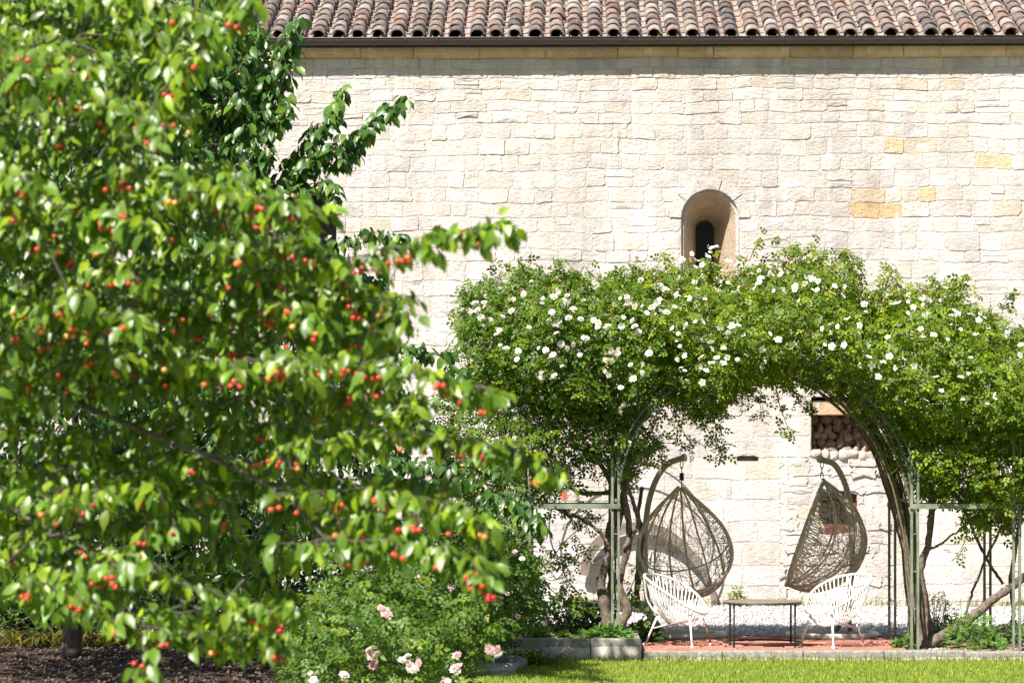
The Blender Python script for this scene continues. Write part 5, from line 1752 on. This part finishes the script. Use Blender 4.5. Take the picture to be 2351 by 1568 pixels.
# the near cherry tree: trunk outside the frame, boughs reach in
rt1 = np.random.default_rng(201)
near = empty('cherry_tree', (-3.55, 12.6, -.1), 'near cherry tree with ripe red cherries, its boughs filling the blurred foreground', 'tree')
NP = [(-260,-160),(540,-120),(575,10),(520,110),(430,200),(470,330),(600,420),(690,510),(760,600),(900,700),(900,790),(860,850),(980,900),(960,1000),(1060,1090),(980,1190),(1000,1300),(870,1260),(700,1270),(670,1400),(600,1460),(420,1430),(280,1380),(120,1400),(-120,1380),(-260,1200)]
tg = []
for a, b_ in sample_poly(NP, 330, rt1):
    dens = 1.0
    if b_ > 1000 and a < 560: dens = 0.72
    if b_ > 1250 and a < 380: dens = 0.5
    if rt1.random() > dens: continue
    ang = rt1.normal(0.05, 0.35)
    L_ = 130 + 190 * rt1.random()
    Y0_ = 11.0 + 3.0 * rt1.random()
    m_ = max(5, int(L_ / 17))
    f = np.linspace(-.5, .5, m_)
    xs_ = a + L_ * f * math.cos(ang); ys_ = b_ - L_ * f * math.sin(ang) * .8 + 30 * (f + .5) ** 2
    keep = inpoly(np.column_stack([xs_, ys_]), NP)
    for x_, y_, f_, k_ in zip(xs_, ys_, f, keep):
        if k_: tg.append(P(x_ + rt1.normal(0, 4), y_ + rt1.normal(0, 4), Y0_ - .5 * f_ + rt1.normal(0, .03)))
SH = [([(500,640),(700,610),(930,568),(1060,532),(1175,520)], 11.2, 10.9), ([(560,720),(760,680),(940,690)], 11.5, 11.2), ([(640,830),(850,830),(1030,870),(1145,905)], 11.0, 10.7), ([(640,1040),(820,1010),(1010,1000),(1150,1030),(1280,1085)], 11.2, 10.9),
      ([(640,1130),(900,1130),(1060,1170),(1130,1215)], 11.2, 11.0), ([(640,1250),(900,1240),(1050,1270),(1120,1330)], 10.9, 10.7), ([(320,1290),(500,1370),(620,1400),(690,1390)], 10.8, 10.6), ([(330,420),(480,440),(620,460),(750,490)], 11.0, 10.8),
      ([(300,270),(430,150),(540,40),(570,0)], 11.2, 11.0), ([(250,1420),(420,1455),(560,1470),(640,1480)], 10.9, 10.8), ([(330,1470),(345,1515),(325,1550)], 10.8, 10.7), ([(500,560),(680,560),(800,620)], 11, 10.9), ([(760,760),(880,760),(930,730)], 11.3, 11.1), ([(80,1330),(170,1370),(230,1400)], 10.8, 10.7)]
for l, a, b_ in SH: tg += line_targets(l, a, b_, 17, 6, rt1)
for a, b_ in sample_poly([(-900,-700),(300,-700),(520,-150),(-260,-150),(-260,1100),(-700,900)], 110, rt1): tg.append(P(a, b_, 11.4 + 3 * rt1.random()))
tb = np.array((-3.55, 12.6, -.1))
paths = [smooth_line([tb, tb + (.05, 0, .6), tb + (.12, -.02, 1.2), tb + (.2, -.05, 1.7)], 16),
         smooth_line([tb + (.12, -.02, 1.2), P(-60,1160,12.4), P(75,1195,12.2), P(200,1185,12.0)], 16), smooth_line([tb + (.2, -.05, 1.7), P(20,850,12.3), P(180,925,12.1), P(330,990,11.9), P(460,1040,11.7), P(555,1052,11.5)], 26),
         smooth_line([tb + (.2, -.05, 1.7), P(-20,700,12.6), P(260,720,12.4), P(480,660,12.0), P(700,615,11.5)], 26), smooth_line([tb + (.2, -.05, 1.7), P(-80,400,12.8), P(120,300,12.5), P(300,200,12.2), P(420,90,12)], 24),
         smooth_line([P(180,925,12.1), P(430,850,11.9), P(620,862,11.5), P(760,840,11.3)], 20), smooth_line([P(75,1195,12.2), P(330,1330,11.7), P(480,1400,11.3), P(560,1330,11.2)], 22), smooth_line([P(460,1040,11.7), P(640,1130,11.5), P(760,1250,11.2)], 16),
         smooth_line([tb + (.2, -.05, 1.7), tb + (.3, .1, 2.6), tb + (.35, .2, 3.6), tb + (.5, .2, 4.6)], 20), smooth_line([tb + (.2, -.05, 1.6), tb + (-.6, .4, 2.4), tb + (-1.3, .7, 3.1)], 14)]
pos, par, tips = grow(paths, np.array(tg), rt1, .10, .05)
def vis_near(lp):
    px = 1175.5 + (lp[:, 0] / lp[:, 1] + SY) * FPX
    py = HOR - (lp[:, 2] - CAM_Z) / lp[:, 1] * FPX
    return (px > 10) & (px < 1400) & (py > 10) & (py < 1560)
CH1 = cherry_meshes([(.55,.035,.02),(.60,.06,.03),(.42,.018,.014),(.66,.16,.05),(.62,.30,.10),(.30,.012,.012)])
tree(near, pos, par, tips, rt1, .040, (5, 7), .074, (0.090, 0.168, 0.011), .30, 300, CH1, 330, .0118, 'cherry', vis=vis_near, expo=.72, trunk_r=.10)

# the second cherry tree between it and the wall, fruit still yellow-green
rt2 = np.random.default_rng(202)
mb_ = P(165, 1511, 28.5)
mid = empty('cherry_tree', mb_, 'farther cherry tree with unripe yellow fruit, its dark trunk standing in the soil', 'tree')
M1 = [(-100,-80),(560,-60),(600,60),(560,180),(640,250),(600,370),(560,420),(640,440),(760,450),(700,520),(560,560),(300,560),(-100,500)]
M2 = [(-220,480),(620,540),(800,570),(880,640),(900,800),(950,900),(960,1000),(700,1050),(300,1000),(-220,930)]  # left end stretched past the frame edge to shade the soil
M3 = [(-150,950),(800,1020),(1000,1040),(900,1140),(640,1240),(560,1380),(300,1400),(60,1340),(-150,1350)]
tg = [P(a, b_, 24.6 + 3.4 * rt2.random()) for a, b_ in sample_poly(M1, 800, rt2)] + [P(a, b_, 25.0 + 3.0 * rt2.random()) for a, b_ in sample_poly(M2, 760, rt2)] + [P(a, b_, 25.0 + 3.0 * rt2.random()) for a, b_ in sample_poly(M3, 420, rt2)]
SH2 = [([(560,300),(600,200),(640,120),(690,35)], 24.8, 24.6), ([(610,260),(650,180),(660,110)], 24.8, 24.6), ([(560,420),(610,360),(640,270),(670,240)], 24.8, 24.6), ([(640,440),(700,370),(750,280),(790,200)], 24.8, 24.6), ([(700,400),(760,340),(850,280),(935,220)], 24.7, 24.5),
       ([(690,440),(740,420),(780,440)], 24.7, 24.6), ([(720,380),(800,360),(835,310)], 24.8, 24.7), ([(650,400),(700,330),(735,290)], 24.9, 24.8), ([(700,560),(800,545),(900,548),(920,540)], 24.8, 24.6), ([(820,820),(900,800),(980,800),(1060,850),(1080,890)], 24.8, 24.6),
       ([(860,1040),(1000,1080),(1110,1120),(1180,1160),(1250,1205)], 24.8, 24.5), ([(880,930),(980,960),(1010,1010)], 24.9, 24.8), ([(960,1060),(1090,1060),(1150,1080)], 24.9, 24.7), ([(250,120),(280,40),(300,-20)], 25, 25), ([(400,120),(450,30),(470,-30)], 25, 25), ([(560,560),(640,590),(720,600)], 25, 24.8)]
for l, a, b_ in SH2: tg += line_targets(l, a, b_, 13, 6, rt2)
M1b = [(420,40),(560,20),(640,120),(640,260),(600,370),(640,430),(560,540),(420,540)]
tg += [P(a, b_, 24.5 + 2.4 * rt2.random()) for a, b_ in sample_poly(M1b, 330, rt2)]
tg += [P(a, b_, 22.3 + 3.0 * rt2.random()) for a, b_ in sample_poly([(-350,560),(470,600),(500,960),(-350,960)], 330, rt2)]  # crown brought forward and out of frame, added to shade the soil
tg += [P(a, b_, 22.5 + 4.5 * rt2.random()) for a, b_ in sample_poly([(-750,150),(-100,250),(-100,900),(-650,850)], 260, rt2)]  # unseen crown left of the frame, added to shade the soil
for a, b_ in sample_poly([(-500,-400),(500,-400),(560,-60),(-100,-60),(-100,800),(-400,700)], 90, rt2): tg.append(P(a, b_, 25.5 + 3.5 * rt2.random()))
paths = [smooth_line([mb_, mb_ + (.02, 0, .5), mb_ + (.06, -.05, 1.1), mb_ + (.1, -.1, 1.7)], 18),
         smooth_line([mb_ + (.1, -.1, 1.7), P(300,1000,27.6), P(500,900,26.8), P(700,840,26), P(820,820,25)], 22), smooth_line([mb_ + (.1, -.1, 1.7), P(230,800,27.8), P(330,560,27), P(470,430,26), P(620,430,25.2), P(650,430,24.9)], 26),
         smooth_line([mb_ + (.1, -.1, 1.7), P(160,700,28.2), P(190,400,27.8), P(280,200,27), P(400,120,26)], 24), smooth_line([P(330,560,27), P(440,350,26), P(540,320,25.2), P(560,300,24.9)], 16),
         smooth_line([mb_ + (.06, -.05, 1.1), P(400,1090,27.5), P(620,1060,26.4), P(800,1030,25.5), P(870,1040,24.9)], 24), smooth_line([mb_ + (.1, -.1, 1.6), P(60,900,28.6), P(-60,600,28.4), P(-60,200,28)], 18)]
pos, par, tips = grow(paths, np.array(tg), rt2, .12, .04)
CH2 = cherry_meshes([(.50,.40,.06),(.55,.46,.08),(.58,.33,.08),(.36,.38,.05)])
def vis_mid(lp):
    px = 1175.5 + (lp[:, 0] / lp[:, 1] + SY) * FPX
    py = HOR - (lp[:, 2] - CAM_Z) / lp[:, 1] * FPX
    return ((px > 560) & (py < 560) & (py > 0)) | ((px > 830) & (py > 760) & (py < 1220)) | ((px > 400) & (py < 300) & (py > 0))
tree(mid, pos, par, tips, rt2, .105, (7, 10), .118, (0.046, 0.108, 0.016), .10, 300, CH2, 75, .0105, 'cherry', spread=.075, vis=vis_mid)

# ------------------------------------------------------------------ pink rose bushes
def rose_bush(name, label, base_pt, poly, n, Y0, Y1, r, blooms, rad, leaf, base, extra=()):
    root = empty(name, base_pt, label, 'rose bush')
    pts = mass3d(poly, n, Y0, Y1, r, .3, 13)
    for l_ in extra:
        pts = np.vstack([pts, sprig_pts(l_, 40, r, .05, (Y0 + Y1) / 2 - .5)[0]])
    rose_foliage(root, pts, r, leaf, base, yellow=.12)
    for i in range(16):
        e = pts[r.integers(len(pts))]
        b0 = np.asarray(base_pt) + np.array((r.normal(0, .12), r.normal(0, .1), 0))
        l = smooth_line([b0, b0 * .5 + e * .5 + np.array((r.normal(0, .06), 0, .12)), e], 14)
        V, F = tube(l, np.linspace(.009, .003, 14), 5); mk('stem', V, F, MAT['cane'], root, smooth=True)
    for k, (a, c, m, Yb) in enumerate(blooms):
        for _ in range(m):
            q = P(a + r.normal(0, 7 if m > 1 else 0), c + r.normal(0, 7 if m > 1 else 0), Yb)
            place_flowers(root, [q], PNK, rad, r, face=(0, -.8, .5))
    return root
rb1 = np.random.default_rng(301)
BA = [(700,1400),(725,1330),(760,1370),(790,1300),(830,1350),(860,1280),(900,1330),(935,1300),(965,1350),(1000,1340),(1030,1390),(1070,1390),(1075,1450),(1100,1500),(1085,1560),(1110,1620),(1120,1900),(700,1900),(640,1620),(665,1540),(650,1480)]
BB = [(820,1330),(900,1240),(980,1200),(1060,1160),(1130,1150),(1180,1190),(1220,1260),(1235,1340),(1240,1400),(1210,1440),(1150,1460),(1100,1490),(900,1540),(840,1450)]
pa = P(930, 1500, 20.3); pb = P(1080, 1500, 27.0)
rose_bush('rose_bush', 'pink rose bush in the near foreground at the bottom of the picture', (pa[0], 20.3, -.1), BA, 4300, 19.0, 21.6, rb1,
          [(850,1500,5,18.9),(860,1530,2,18.9),(935,1515,5,18.9),(950,1535,3,18.9),(1045,1535,5,18.9),(1050,1505,1,18.9),(1020,1560,3,18.9),(785,1555,3,18.9),(885,1410,3,18.9),(1130,1490,4,17.0),(720,1560,2,18.9),(700,1430,1,18.9)], .034, .100, (0.075, 0.140, 0.018), [[(790,1400),(770,1300),(780,1230)],[(880,1400),(900,1280),(890,1210)],[(960,1380),(990,1290),(1010,1240)],[(1040,1420),(1090,1370),(1100,1330)],[(700,1480),(660,1420),(670,1370)],[(1080,1480),(1140,1450),(1160,1440)],[(840,1380),(830,1290),(850,1240)]])
rose_bush('rose_bush', 'pale pink rose bush growing against the raised bed and pergola post', (pb[0], 27.0, -.1), BB, 6500, 25.6, 28.4, rb1,
          [(1105,1277,5,25.6),(1090,1295,3,25.6),(1130,1300,2,25.6),(1165,1305,3,25.6),(1065,1265,2,25.7),(1160,1370,2,25.6),(1145,1385,3,25.7),(1085,1380,2,25.7),(1075,1400,2,25.6),(1030,1350,2,25.6),(1000,1410,2,25.6),(1190,1415,1,25.8),(1225,1395,2,27.6),(1195,1270,2,26),(1110,1420,3,25.8),(1140,1450,2,25.7),(960,1330,2,25.6),(920,1360,2,25.7),(1212,1330,2,26.4),(1060,1210,2,26)], .030, .095, (0.085, 0.155, 0.03))
